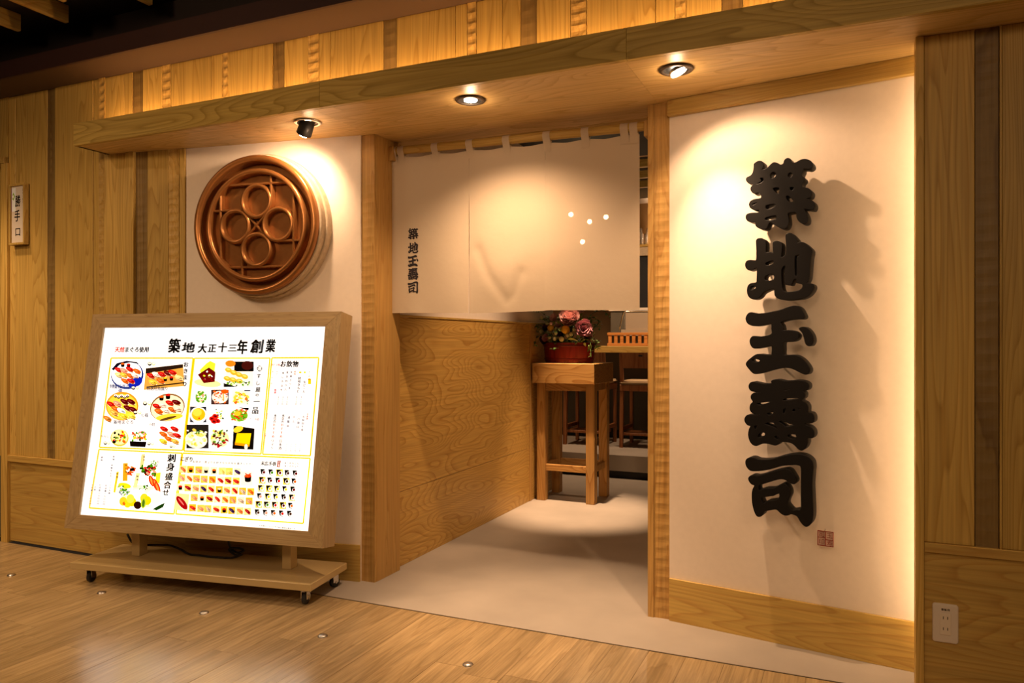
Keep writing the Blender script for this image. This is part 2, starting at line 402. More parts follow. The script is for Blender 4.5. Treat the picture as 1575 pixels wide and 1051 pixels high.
def board(parent, x0, x1, z0, z1, yfront, kind, thick=.03):
    g = .0012
    if kind == 'a': return obj('adzed_strip', adzed(x0 + g, x1 - g, z0, z1, yfront + .0015), M['adze'], parent)
    if kind == 'd': return obj('dark_strip', adzed(x0 + g, x1 - g, z0, z1, yfront + .006, depth=.004, pitch=.055), M['strip'], parent)
    if kind == 'n': return obj('batten', box(x0 + g, x1 - g, yfront - .012, yfront + thick, z0, z1, .002), M['board_z'], parent)
    return obj('board', box(x0 + g, x1 - g, yfront + random.uniform(0, .004), yfront + thick, z0, z1, .0022), M['board_z'], parent)
TOPZ = 2.772
# left facade wall
wl = struct('wall_left', box(fx(15), -3.9, YF + .03, YF + .12, 0, TOPZ), M['plaster'])
xl = fx(5)
for p0, p1, k in [(12.5, 23, 'b'), (23, 72, 'b'), (72, 84, 'd'), (84, 143, 'b')]:
    board(wl, fx(p0), fx(p1), .545, TOPZ, YF, k)
board(wl, fx(143), fx(152), .545, TOPZ, YF, 'b'); board(wl, fx(152), -3.9 + .002, .545, TOPZ, YF - .004, 'a')
obj('rail', box(fx(13), -3.895, YF - .012, YF + .03, .505, .545, .002), M['board_x'], wl)
obj('base_panel', box(fx(15), -3.9, YF + .004, YF + .03, .012, .505, .001), M['board_x'], wl)
obj('stile', box(fx(5), fx(14.5), YF - .016, YF + .12, 0, 2.36, .002), M['board_z'], wl)
# the side door beyond it
wdl = struct('wall_far_left', box(-6.6, fx(12.4), YF + .0, YF + .12, 2.40, TOPZ), M['board_z'])
dr = struct('door_1', box(-5.9, fx(5), YF + .06, YF + .10, 0, 2.36), M['board_z'])
obj('door_head', box(-5.9, fx(11), YF - .02, YF + .12, 2.36, 2.40, .002), M['board_x'], dr)
obj('kick_plate', box(-5.9, fx(5) - .002, YF + .052, YF + .06, .01, .52), M['greywall'], dr)
struct('wall_far_side', box(-6.6, -5.9, YF, YF + .12, 0, 2.40), M['board_z'])
# upper wall above the beam
wu = struct('wall_upper', box(-3.9, 2.2, YF + .03, YF + .12, SOFFIT + .02, TOPZ), M['plaster'])
UB = [(160, 190, 'b'), (190, 203, 'b'), (203, 219, 'd'), (219, 249, 'b'), (249, 262, 'a'), (262, 325, 'b'), (325, 342, 'b'), (342, 350, 'a'), (350, 419, 'b'), (419, 436, 'd'), (436, 473, 'b'), (473, 490, 'a'), (490, 508, 'b'), (508, 589, 'b'), (589, 609, 'd'), (609, 700, 'b'), (700, 718, 'b'), (718, 732, 'a'), (732, 772, 'b'), (772, 800, 'b'), (800, 825, 'd'), (825, 877, 'b'), (877, 902, 'a'), (902, 1008, 'b'), (1008, 1038, 'b'), (1038, 1055, 'a'), (1055, 1110, 'b'), (1110, 1142, 'd'), (1142, 1230, 'b'), (1230, 1330, 'b'), (1330, 1360, 'a'), (1360, 1480, 'b'), (1480, 1530, 'd'), (1530, 1700, 'b'), (1700, 1900, 'b'), (1900, 2200, 'b')]
for p0, p1, k in UB: board(wu, fx(p0), fx(p1), SOFFIT + .022, TOPZ, YF, k)
# splayed left wall: boards, then plaster
def at_left(o): o.location = LO; o.rotation_euler = (0, 0, A9); return o
u286 = lcoord(286.5)
ws = at_left(struct('wall_splay_left', box(u286, 1.615, .0, .10, 0, SOFFIT), M['plaster']))
for p0, p1, k in [(160, 197, 'b'), (197, 210, 'n'), (210, 228, 'd'), (228, 261, 'b'), (261, 277, 'a'), (277, 286, 'b')]:
    board(ws, max(lcoord(p0), .004), lcoord(p1), .545, SOFFIT, -.012, k, thick=.05)
obj('rail', box(.004, u286, -.022, .03, .505, .545, .002), M['board_x'], ws)
obj('base_panel', box(.004, u286, -.008, .03, .012, .505, .001), M['board_x'], ws)
bl = at_left(struct('baseboard_left', box(u286 + .002, 1.614, -.012, -.0005, 0, .19, .0015), M['board_x']))
# splayed right wall
def at_right(o): o.location = RO; o.rotation_euler = (0, 0, -A9); return o
wr = at_right(struct('wall_splay_right', box(.0, 1.55, 0, .10, 0, SOFFIT), M['plaster']))
br = at_right(struct('baseboard_right', box(.002, 1.54, -.012, -.0005, 0, .19, .0015), M['board_x']))
lt = at_right(struct('trim_2', box(.0, 1.54, -.030, -.0005, 2.256, SOFFIT - .001, .0015), M['board_x']))
# right facade panel
xr = fx(1408)
wp = struct('wall_right', box(xr + .004, 1.7, YF + .03, YF + .055, 0, SOFFIT), M['plaster'])
obj('stile', box(xr, fx(1421), YF - .008, YF + .055, 0, SOFFIT - .001, .0015), M['board_z'], wp)
board(wp, fx(1421), fx(1500), .545, SOFFIT - .001, YF, 'b')
board(wp, fx(1500), fx(1537), .545, SOFFIT - .001, YF, 'd')
obj('batten', box(fx(1537.5), fx(1541), YF - .004, YF + .03, .545, SOFFIT - .001, .001), M['board_z'], wp)
board(wp, fx(1541), fx(1640), .545, SOFFIT - .001, YF, 'b')
board(wp, fx(1640), fx(1690), .545, SOFFIT - .001, YF, 'a')
board(wp, fx(1690), 1.7, .545, SOFFIT - .001, YF, 'b')
obj('rail', box(fx(1421.5), 1.7, YF - .008, YF + .03, .511, .545, .002), M['board_x'], wp)
obj('base_panel', box(fx(1421.5), 1.7, YF + .002, YF + .03, .0, .511, .001), M['board_x'], wp)
# posts at the doorway
bm = adzed(-2.312, -2.226, 0, SOFFIT, 3.262, depth=.0035, back=.02); add_box(bm, -2.312, -2.222, 3.28, 3.50, 0, SOFFIT, .002)
struct('trim_3', bm, M['post'])
bm = adzed(-.790, -.716, 0, SOFFIT, 3.368, depth=.0045, back=.02); add_box(bm, -.818, -.716, 3.386, 3.46, 0, SOFFIT, .002); add_box(bm, -.818, -.791, 3.364, 3.386, 0, SOFFIT, .001)
struct('trim_4', bm, M['post'])
# ---- beam: face boards, underside boards, cove shelf
bx0 = -3.874
beam = struct('trim_5', box(bx0 + .03, 2.0, 2.83, YF - .001, SOFFIT + .018, SOFFIT + .03), M['board_x'])
FJ = [bx0, -2.205, -.762, .62, 2.0]
for a, b_ in zip(FJ, FJ[1:]): obj('fascia_board', box(a + .0006, b_ - .0006, 2.79, 2.812, SOFFIT, SOFFIT + .122, .0012), M['fascia'], beam)
obj('end_board', box(bx0, bx0 + .02, 2.8125, YF - .002, SOFFIT, SOFFIT + .122, .0012), M['fascia'], beam)
SJ = [(bx0 + .001, -2.252), (-2.251, -.772), (-.771, .62), (.621, 2.0)]
for i, (a, b_) in enumerate(SJ):
    back = 3.56 if i == 1 else 3.45
    if i == 0: pts = [(a, 2.8125), (b_, 2.8125), (b_, 3.262), (-2.31, 3.262), (-3.86, YF - .002), (a, YF - .002)]
    elif i == 1: pts = [(a, 2.8125), (b_, 2.8125), (b_, 3.56), (a, 3.56)]
    elif i == 2: pts = [(a, 2.8125), (b_, 2.8125), (b_, 3.14), (a, 3.38)]
    else: pts = [(a, 2.8125), (b_, 2.8125), (b_, YF + .02), (a, YF + .1)]
    obj('soffit_board', prism(pts, SOFFIT, SOFFIT + .016), M['soffit'], beam)
# ---- bulkhead and arcade ceiling
bk = struct('ceiling_bulkhead', box(-7.5, 2.5, 2.785, YF + .12, TOPZ, TOPZ + .022), M['bulk'])
obj('bulkhead_face', box(-7.5, 2.5, 2.768, 2.7845, TOPZ - .001, TOPZ + .095), M['bulkface'], bk)
cl = struct('ceiling', box(-7.5, 2.5, -2.6, YF + .12, 3.095, 3.15), M['dark'])
obj('plenum_back', box(-7.5, 2.5, 2.97, 3.02, TOPZ + .03, 3.095), M['dark'], cl)
ZS = 3.0
SL = ['wooden ceiling slat at the far upper left corner of the picture', 'longest visible wooden ceiling slat, second from the left corner', 'short wooden slat tip at the top edge just above the longest slat', 'rightmost wooden ceiling slat tip at the top edge']
for (sx, sy), lab in zip([(-4.245, 2.744), (-3.892, 2.777), (-3.66, 2.60), (-3.289, 2.808)], SL):
    tag(obj('ceiling_slat', box(sx - .028, sx, .2, sy, ZS, ZS + .094, .002), M['board_y']), lab, 'ceiling slat', 'wooden slats under the arcade ceiling')
# ---- arcade shell behind the camera, so light behaves as in a passage
struct('wall_arcade', box(-7.5, 2.5, -2.66, -2.6, -.06, 3.42), plain('arcade wall', (.30, .22, .15), .7, bump=.02))
struct('wall_arcade_left', box(-7.56, -7.5, -2.6, YF + .12, -.06, 3.42), plain('arcade side wall', (.22, .16, .11), .7, bump=.02))
struct('wall_arcade_right', box(2.5, 2.56, -2.6, YF + .12, -.06, 3.42), plain('arcade side wall', (.22, .16, .11), .7, bump=.02))
# ---- entry passage
WT = 1.385
wc = struct('wall_entry_left', box(-2.36, -2.262, 3.50, 5.96, 0, 2.75), M['plaster'])
for (y0, y1) in [(3.502, 5.42), (5.46, 5.955)]:
    obj('wainscot_panel', box(-2.262, -2.255, y0, y1, .4165, WT, .001), M['wains'], wc)
    obj('wainscot_panel', box(-2.262, -2.255, y0, y1, .001, .4135, .001), M['wains'], wc)
obj('cover_strip', box(-2.262, -2.249, 5.421, 5.459, .001, WT, .002), M['post'], wc)
obj('cap_rail', box(-2.262, -2.246, 3.502, 5.957, WT + .001, WT + .014, .002), M['board_y'], wc)
struct('wall_entry_right', box(-.70, -.60, 3.46, 5.2, 0, 2.75), M['plaster'])
struct('wall_entry_head', box(-2.25, -.72, 3.565, 3.66, SOFFIT + .0, 2.75), M['board_x'])
struct('ceiling_entry', box(-2.36, -.60, 3.66, 5.96, 2.75, 2.80), M['dark'])
struct('ceiling_room', box(-5.06, 2.56, 5.1, 10.4, 3.121, 3.17), M['dark'])
struct('wall_over_entry', box(-5.06, 2.56, 5.96, 6.0, 2.75, 3.12), M['inwall'])
struct('wall_room_left', box(-5.06, -5.0, 5.96, 10.4, -.06, 3.12), M['inwall'])
struct('wall_room_right', box(2.5, 2.56, 3.3, 10.4, -.06, 3.12), M['inwall'])
struct('wall_room_front', box(-5.0, -2.36, 5.90, 5.96, 0, 3.12), M['plaster'])
struct('wall_room_return', box(-.60, 2.5, 5.14, 5.2, 0, 3.12), M['plaster'])
wb = struct('wall_back', box(-5.0, 2.5, 10.34, 10.4, .21, 3.12), M['inwall'])

# ================================================================== OBJECTS
# ---- the five raised characters of the wall sign
G1 = dict(org=(1140, 235), out=[[(165,135),(215,105),(262,115),(275,150),(262,190),(252,212),(285,210),(330,185),(375,140),(410,122),(455,135),(490,152),(525,135),(538,95),(570,70),(605,78),(622,110),(650,128),(690,118),(740,90),(800,82),(860,105),(887,145),(880,180),(845,200),(800,195),(772,200),(768,230),(750,268),(752,292),(785,315),(785,345),(762,375),(755,420),(790,435),(840,450),(875,490),(865,540),(830,562),(800,577),(850,585),(900,615),(915,660),(900,700),(870,705),(800,695),(778,702),(810,760),(828,820),(815,870),(770,880),(720,850),(692,800),(685,745),(640,738),(590,745),(575,760),(582,810),(585,880),(560,930),(520,942),(470,925),(430,900),(385,870),(350,866),(335,890),(310,940),(270,950),(210,930),(180,900),(175,862),(130,862),(80,845),(58,800),(75,765),(130,750),(215,745),(222,710),(180,712),(125,690),(100,650),(115,605),(165,580),(235,570),(252,545),(240,510),(215,492),(165,505),(125,475),(122,430),(150,400),(148,384),(100,380),(65,345),(70,310),(110,290),(140,260),(155,210),(160,165)]],
  holes=[[(225,315),(278,308),(278,350),(235,384),(180,390),(245,350)],[(360,262),(400,232),(440,262),(425,300),(375,328),(358,295)],[(570,280),(610,240),(645,270),(612,318)],[(385,440),(475,430),(468,508),(430,500)],[(600,425),(658,428),(640,470),(610,468)],[(550,550),(585,530),(655,600),(590,615)],[(125,640),(190,615),(200,625),(150,655)],[(300,655),(415,632),(425,668),(320,712)],[(300,805),(430,775),(430,830),(300,845)]])
G2 = dict(org=(1140, 350), out=[[(188,165),(205,142),(255,138),(290,165),(302,205),(302,310),(330,312),(365,308),(398,318),(396,250),(395,200),(408,178),(445,170),(490,190),(505,230),(500,300),(495,375),(545,350),(560,310),(562,200),(555,105),(585,75),(625,78),(670,120),(700,160),(692,195),(730,185),(785,195),(840,240),(880,290),(865,380),(855,500),(845,620),(825,672),(815,690),(850,697),(890,710),(905,745),(880,800),(830,850),(760,880),(650,895),(560,900),(470,885),(425,850),(415,800),(410,758),(340,775),(270,810),(230,860),(180,888),(130,885),(90,850),(75,790),(85,730),(115,700),(170,690),(192,680),(195,640),(195,505),(150,520),(100,530),(65,505),(52,460),(70,420),(110,408),(160,412),(188,402),(192,300),(190,220)]],
  holes=[[(300,440),(340,420),(405,410),(400,450),(340,478),(300,467)],[(298,600),(400,575),(405,655),(298,660)],[(110,740),(155,722),(190,742),(155,775),(115,780)],[(497,520),(552,468),(545,560),(545,690),(570,705),(620,710),(655,640),(690,640),(690,685),(740,690),(768,720),(750,765),(690,795),(600,805),(550,805),(515,780),(500,700)],[(662,375),(685,345),(720,335),(718,360),(697,385),(697,590),(665,590)]])
G3 = dict(org=(1140, 465), out=[[(60,190),(85,145),(125,130),(200,145),(300,138),(400,118),(500,95),(580,65),(650,48),(700,52),(745,85),(770,130),(790,180),(765,205),(690,205),(600,215),(520,235),(485,252),(505,285),(516,330),(520,355),(590,352),(660,365),(700,390),(712,420),(695,460),(640,485),(560,490),(520,502),(518,590),(522,658),(600,660),(680,665),(750,700),(810,760),(850,830),(840,880),(805,897),(760,885),(690,850),(620,820),(540,812),(450,825),(350,850),(250,880),(180,890),(140,875),(90,820),(62,775),(75,740),(130,690),(200,650),(300,655),(370,660),(380,640),(378,540),(290,555),(200,572),(145,565),(115,520),(110,470),(140,428),(200,430),(260,430),(375,400),(378,330),(372,264),(300,272),(220,290),(140,290),(85,265),(62,225)],[(722,330),(760,312),(810,322),(860,370),(890,430),(895,490),(870,535),(830,540),(800,510),(785,450),(760,380)]],
  holes=[[(130,710),(175,700),(245,725),(190,752),(140,740)]])
G4 = dict(org=(1140, 575), out=[[(95,165),(110,120),(150,105),(200,115),(280,130),(375,125),(375,95),(410,78),(470,78),(540,95),(620,92),(700,85),(780,95),(830,125),(840,165),(820,200),(772,206),(765,218),(790,250),(785,295),(755,320),(765,345),(810,370),(830,420),(832,482),(880,495),(905,540),(900,595),(860,615),(800,606),(785,618),(805,642),(860,665),(900,710),(905,765),(880,800),(828,798),(825,860),(800,920),(755,952),(715,940),(680,905),(640,870),(580,850),(490,848),(460,875),(420,890),(360,875),(300,865),(250,870),(190,895),(140,880),(105,830),(90,760),(100,690),(118,652),(75,635),(45,590),(50,545),(85,515),(150,515),(235,511),(170,500),(125,475),(108,430),(120,380),(148,350),(125,310),(125,270),(160,242),(200,240),(240,234),(180,225),(120,210)]],
  holes=[[(520,203),(630,186),(545,214)],[(518,318),(560,304),(700,300),(722,316),(540,340)],[(185,375),(230,360),(385,345),(240,394)],[(318,490),(400,475),(392,505),(345,520)],[(520,440),(558,428),(540,497),(518,495)],[(630,470),(655,425),(680,470)],[(690,420),(740,440),(720,455)],[(280,620),(400,605),(448,692),(390,660)],[(460,595),(510,585),(600,620),(665,640),(560,665),(520,635)],[(155,650),(205,645),(175,702)],[(198,778),(240,730),(295,735),(290,775),(220,800)],[(408,787),(440,765),(472,800),(445,822)],[(580,755),(680,755),(672,817),(585,797)]])
G5 = dict(org=(1140, 690), out=[[(55,180),(65,140),(105,118),(150,118),(210,140),(300,145),(400,135),(500,105),(590,85),(680,75),(760,80),(830,110),(880,160),(895,230),(890,300),(880,450),(885,600),(892,750),(888,870),(860,940),(812,972),(775,955),(740,915),(700,850),(660,825),(620,815),(580,830),(535,830),(490,805),(440,760),(380,762),(310,775),(280,790),(260,830),(225,848),(190,835),(160,770),(140,680),(135,580),(145,510),(168,462),(130,445),(100,410),(92,370),(115,345),(150,338),(200,345),(290,325),(400,290),(500,265),(560,258),(610,280),(650,340),(680,400),(665,438),(622,435),(570,402),(520,380),(450,385),(350,415),(270,440),(219,455),(218,525),(300,503),(400,500),(460,472),(530,440),(565,465),(600,520),(605,580),(580,640),(568,690),(605,745),(640,775),(690,768),(743,760),(746,600),(746,400),(745,240),(700,205),(600,205),(500,215),(400,245),(300,268),(180,280),(110,272),(70,230)]],
  holes=[[(245,610),(300,600),(400,585),(475,555),(465,635),(400,650),(320,665),(270,690)]])
def smooth_loop(pts, n=3):
    out = []; m = len(pts)
    for i in range(m):
        p0, p1, p2, p3 = [Vector(pts[(i + k) % m]) for k in (-1, 0, 1, 2)]
        for j in range(n):
            t = j / n
            out.append(.5 * ((2*p1) + (p2 - p0)*t + (2*p0 - 5*p1 + 4*p2 - p3)*t*t + (3*p1 - p0 - 3*p2 + p3)*t**3))
    return out
OFF = .122                                                     # front of the characters stands this far off the wall
GL = []
for g in (G1, G2, G3, G4, G5):
    loops = []
    for k, lp in [('o', l) for l in g['out']] + [('h', l) for l in g['holes']]:
        q = smooth_loop(lp, 3 if k == 'o' else 2)
        w = [onplane(g['org'][0] + p.x / 8.085, g['org'][1] + p.y / 8.085, RO - RV * OFF, RV) - RO for p in q]
        loops.append([(p.dot(RU), p.z) for p in w])
    GL.append(loops)
def glyph_mesh(loops, extrude, bevel, name):
    c = bpy.data.curves.new(name, 'CURVE'); c.dimensions = '2D'; c.fill_mode = 'BOTH'; c.extrude = extrude; c.bevel_depth = bevel; c.bevel_resolution = 1
    for lp in loops:
        s = c.splines.new('POLY'); s.points.add(len(lp) - 1); s.use_cyclic_u = True
        for i, p in enumerate(lp): s.points[i].co = (p[0], p[1], 0, 1)
    o = bpy.data.objects.new(name, c); COL.objects.link(o); bpy.context.view_layer.update()
    me = bpy.data.meshes.new_from_object(o.evaluated_get(bpy.context.evaluated_depsgraph_get()))
    bpy.data.objects.remove(o); bpy.data.curves.remove(c); me.name = name
    return me
WORD = '築地玉壽司'
SAY = ['topmost of five black raised wall characters, with a dense crown of strokes', 'second black raised wall character from the top, with a long hooked stroke', 'middle black raised wall character, three bars and a loose dot',
       'fourth black raised wall character from the top, many stacked bars', 'lowest black raised wall character, a tall hook around a small box']
GLC = []
for i, loops in enumerate(GL):
    xs = [p[0] for l in loops for p in l]; zs = [p[1] for l in loops for p in l]
    cx, cz = (min(xs) + max(xs)) / 2, (min(zs) + max(zs)) / 2
    loc = [[(p[0] - cx, p[1] - cz) for p in l] for l in loops]; GLC.append((loc, max(xs) - min(xs), max(zs) - min(zs)))
    root = empty('sign_character', RO + RU * cx + Vector((0, 0, cz)), -A9)
    tag(root, SAY[i], 'sign letter', 'raised characters of the wall sign')
    me = glyph_mesh(loc, .028, .002, 'character_body')
    o = link('character_body', me, M['letter'], root, loc=(0, -(OFF - .030), 0), rot=(R(90), 0, 0)); autosmooth(o, 40)
    o['label'] = 'black lacquered character ' + WORD[i]
    w, h = max(xs) - min(xs), max(zs) - min(zs)
    pins = [(-.25 * w, -.02 * h), (.17 * w, .32 * h), (-.1 * w, -.36 * h)] if i != 4 else [(-.3 * w, -.1 * h), (.33 * w, .1 * h), (.3 * w, -.3 * h)]
    for (px_, pz_) in pins:
        obj('pin', add_tube(bmesh.new(), [(px_, -.064, pz_), (px_, .001, pz_)], .004, 8), M['steel'], root)
# ---- red seal on the sign wall
c = onplane(1270, 828.5, RO - RV * .03, RV)
root = empty('wall_seal', c + RV * .03, -A9)
tag(root, 'small square red seal standing off the plaster below the last character', 'seal')
S = .030
obj('plate', box(-S, S, -.033, -.030, -S, S, .0008), plain('seal plate', (.70, .52, .42), .6, bump=.02), root)
bm = bmesh.new()
for a in (-S, S - .0025): add_box(bm, a, a + .0025, -.036, -.033, -S, S); add_box(bm, -S, S, -.036, -.033, a, a + .0025)
add_box(bm, -.0015, .0012, -.0358, -.033, -S, S)
for z in (.003, -.004): pass
add_box(bm, -S, 0, -.0357, -.033, .002, .0042); add_box(bm, 0, S, -.0357, -.033, -.005, -.0028)
obj('seal_frame', bm, M['red'], root)
P = Painter(lambda x, y, l: (x, -.0334 - l, -y))
for ch, x, z in [('玉', .015, .013), ('寿', .015, -.017), ('司', -.015, .015), ('印', -.015, -.014)]: P.text(ch, x, -z, .023, .023, (.34, .04, .025), bold=0)
P.build('seal_script', M['print'], root)
obj('pin', add_tube(bmesh.new(), [(-.006, -.031, .024), (-.006, .001, .030)], .0018, 6), M['steel'], root)

# ---- round emblem
ec = LO + LU * 1.063 + Vector((0, 0, 1.862))
root = empty('wall_emblem', ec, A9); tag(root, 'round bronze crest with four ringed circles on the plaster wall', 'wall emblem')
autosmooth(obj('backing_disc', lathe([(.3335, .0005), (.388, .0005), (.388, .046), (.384, .050), (.3335, .050)], 72, 'y', closed=True), M['stone'], root))
autosmooth(obj('backing_disc', lathe([(.3335, .0505), (.377, .0505), (.377, .092), (.373, .096), (.3335, .096)], 72, 'y', closed=True), M['stone'], root))
autosmooth(obj('dish', lathe([(0, .0005), (.333, .0005), (.333, .0964), (.3315, .0964), (.3315, .060), (.2998, .060), (.2998, .068), (0, .068)], 72, 'y'), M['bronze'], root))
def ring(r0, r1, h0, h1, seg=72):
    rm, w = (r0 + r1) / 2, (r1 - r0) / 2
    prof = [(r0, h0), (r0, h1 - w * .9)] + [(rm - w * math.cos(t), h1 - w * .9 + w * .9 * math.sin(t)) for t in [math.pi * k / 6 for k in range(1, 6)]] + [(r1, h1 - w * .9), (r1, h0)]
    return lathe(prof, seg, 'y')
autosmooth(obj('outer_ring', ring(.3332, .367, .0965, .132), M['bronze'], root), 50)
autosmooth(obj('inner_ring', ring(.272, .2998, .068, .118), M['bronze'], root), 50)
def bar(p, q, w=.0135, h0=.0682, h1=.104):
    p, q = Vector((p[0], 0, p[1])), Vector((q[0], 0, q[1])); d = (q - p).normalized(); nn = Vector((d.z, 0, -d.x))
    bm = bmesh.new(); prof = [(-w/2, h0), (-w/2, h1 - .006), (-w/4, h1), (w/4, h1), (w/2, h1 - .006), (w/2, h0)]
    A = [bm.verts.new(p + nn * a + Vector((0, -h, 0))) for a, h in prof]; B = [bm.verts.new(q + nn * a + Vector((0, -h, 0))) for a, h in prof]
    bm.faces.new(A); bm.faces.new(B[::-1])
    for k in range(6): bm.faces.new([A[k], A[(k+1) % 6], B[(k+1) % 6], B[k]])
    return bm
CR, CD, SQ = .086, .128, .219
for cx_, cz_ in [(0, CD), (-CD, 0), (CD, 0), (0, -CD)]:
    o = obj('circle_ring', ring(CR - .0135, CR + .0075, .0682, .110, 40), M['bronze'], root, loc=(cx_, 0, cz_)); autosmooth(o, 50)
e1 = math.sqrt(.28**2 - SQ**2); e2 = math.sqrt(.28**2 - (CR)**2)
for s in (1, -1):
    obj('lattice_bar', bar((-e1, s*SQ), (e1, s*SQ)), M['bronze'], root); obj('lattice_bar', bar((s*SQ, -e1), (s*SQ, e1)), M['bronze'], root)
    obj('lattice_bar', bar((s*CR, s*CD), (s*CR, s*e2)), M['bronze'], root)
    obj('lattice_bar', bar((-s*CD, s*CR), (-s*e2, s*CR)), M['bronze'], root)
    obj('cross_bar', bar((-.062, -s*.062), (.062, s*.062), .012), M['bronze'], root)

# ---- soffit downlights
def downlight(i, label):
    x, y = DL[i]; root = empty('downlight', (x, y, SOFFIT)); tag(root, label, 'downlight', 'downlights in the soffit')
    prof = [(.050, -.0005), (.050, -.007), (.056, -.010), (.064, -.008), (.068, -.0035), (.068, -.0005)]
    autosmooth(obj('bezel', lathe(prof, 40), M['chrome'] if i == 0 else plain('bronze bezel', (.10, .075, .055), .3, metal=.8, bump=.01), root), 50)
    obj('baffle', lathe([(0, -.0006), (.0505, -.0006), (.0505, -.004), (.042, -.0015), (0, -.0015)], 32), M['black'], root)
    d = (Vector(DLT[i]) - Vector((x, y, SOFFIT))).normalized(); q = d.to_track_quat('-Z', 'Y').to_euler()
    if i == 0:
        autosmooth(obj('lamp_can', lathe([(0, .03), (.031, .03), (.034, .02), (.0375, -.058), (.0375, -.066), (.034, -.066), (.033, -.06), (0, -.06)], 32), M['black'], root, rot=q), 50)
        lp = lathe([(.0332, -.061), (.032, -.068), (.022, -.075), (.010, -.078), (0, -.0785)], 28)
        obj('lamp_lens', lp, M['lens'], root, rot=q, smooth=True)
    elif i == 1:
        obj('lamp_lens', lathe([(.030, -.0016), (.029, -.006), (.020, -.009), (0, -.0105)], 28), M['lens'], root, smooth=True)
    else:
        autosmooth(obj('lamp_can', lathe([(.034, .01), (.036, -.003), (.034, -.004), (.032, .006)], 28), M['chrome'], root, loc=(.008, 0, -.012), rot=(0, R(-24), 0)), 50)
        obj('lamp_lens', lathe([(.031, .0015), (.028, -.0015), (.016, -.0035), (0, -.0045)], 28), M['lens'], root, loc=(.008, 0, -.012), rot=(0, R(-24), 0), smooth=True)
downlight(0, 'tilted black spot lamp hanging from the soffit near the round crest')
downlight(1, 'round downlight flush in the soffit above the curtain')
downlight(2, 'downlight with a tilted lens in the soffit before the wall characters')

# ---- curtain rod and noren
NY = 3.42
rz = lambda x: 2.270 + (x + 2.22) / 1.4 * (2.245 - 2.270)
root = empty('curtain_rod', (-1.52, NY, rz(-1.52))); tag(root, 'round wooden curtain rod across the doorway', 'curtain rod')
rod = add_tube(bmesh.new(), [(x - -1.52, 0, rz(x) - rz(-1.52)) for x in (-2.212, -1.9, -1.5, -1.1, -.826)], .0215, 20)
autosmooth(obj('rod', rod, M['board_x'], root), 50)
for sx, x0, x1 in ((1, -2.2215, -2.196), (-1, -.842, -.8185)):
    bm = box(x0 + 1.52, x1 + 1.52, -.034, .034, -.055, .018, .002)
    b2 = add_box(bm, x0 + 1.52, x1 + 1.52, .022, .05, -.02, .052, .002)
    obj('bracket', bm, M['post'], root, loc=(0, 0, rz(x0) - rz(-1.52)))
Lx, Rx = ony(601, 360, NY).x, ony(983.5, 340, NY).x
s1, s2 = ony(721.5, 380, NY).x, ony(838.5, 380, NY).x
ZB = 1.398
TABS = [607, 618.5, 670.5, 723.5, 780, 842, 901, 961, 975.5]
tabx = [ony(p, 220, NY).x for p in TABS]
def ztop(x):
    base = rz(x) - .034
    d = min(abs(x - t) for t in tabx)
    return base - .10 * max(0, min(d, .09) - .018)
VEE = [(735, 385), (752, 425), (779, 463), (790, 455), (802, 420)]
VW = [(ony(a, b_, NY).x, ony(a, b_, NY).z) for a, b_ in VEE]
def segd(x, z, a, b_):
    ax, az = a; bx_, bz = b_; dx, dz = bx_ - ax, bz - az; t = max(0, min(1, ((x-ax)*dx + (z-az)*dz) / (dx*dx + dz*dz)))
    return math.hypot(x - ax - dx*t, z - az - dz*t)
def cloth_y(x, z, pn):
    t = max(0, min(1, (2.2 - z) / .8))
    y = NY + .006 * t * math.sin(8.2 * x + 1.0 + pn) + .004 * t * math.sin(17 * x + 3 * z + 2 * pn)
    if pn == 1:
        d = min(segd(x, z, VW[k], VW[k+1]) for k in range(4)); y += .0065 * math.exp(-(d / .028)**2) - .012 * math.exp(-((x - VW[2][0])**2 + (z - VW[2][1] - .12)**2) / .02)
    # the first slit gapes a little
    if pn == 0: y += .010 * math.exp(-((x - s1) / .02)**2) * math.exp(-((z - 2.045) / .035)**2)
    return y
nor = empty('noren_curtain', ((Lx + Rx) / 2, NY, ZB)); tag(nor, 'off-white three-panel cotton doorway curtain with black characters', 'curtain')
cx0 = (Lx + Rx) / 2
def cloth_panel(x0, x1, pn, nx=44, nz=60):
    bm = bmesh.new(); rows = []
    for j in range(nz + 1):
        row = []
        for i in range(nx + 1):
            x = x0 + (x1 - x0) * i / nx; zt = ztop(x); zb = ZB + .004 * math.sin(5 * x + pn)
            z = zb + (zt - zb) * j / nz; t = 1 - j / nz
            xx = x
            if pn == 0: xx -= .012 * t * (1 - (x - x0) / (x1 - x0))
            row.append(bm.verts.new((xx - cx0, cloth_y(x, z, pn) - NY, z - ZB)))
        rows.append(row)
    for j in range(nz):
        for i in range(nx): bm.faces.new([rows[j][i], rows[j][i+1], rows[j+1][i+1], rows[j+1][i]])
    return obj('cloth_panel', bm, M['cloth'], nor, smooth=True)
for pn, (a, b_) in enumerate([(Lx, s1 - .0012), (s1 + .0002, s2 - .0008), (s2, Rx)]): cloth_panel(a, b_, pn)
for t in tabx:
    w = .019; z0 = rz(t) - .075 - ZB; zr = rz(t) - ZB; path = [(-.0035, z0), (-.0040, z0 + .03)]
    path += [(-.0235 * math.cos(a), zr + .0235 * math.sin(a)) for a in [math.pi * k / 10 for k in range(-1, 12)]] + [(.003, z0 + .035), (.002, z0)]
    bm = bmesh.new(); pr = None
    for y, z in path:
        c2 = [bm.verts.new((t - cx0 - w, y, z)), bm.verts.new((t - cx0 + w, y, z))]
        if pr: bm.faces.new([pr[0], pr[1], c2[1], c2[0]])
        pr = c2
    obj('tab', bm, M['cloth'], nor, smooth=True)
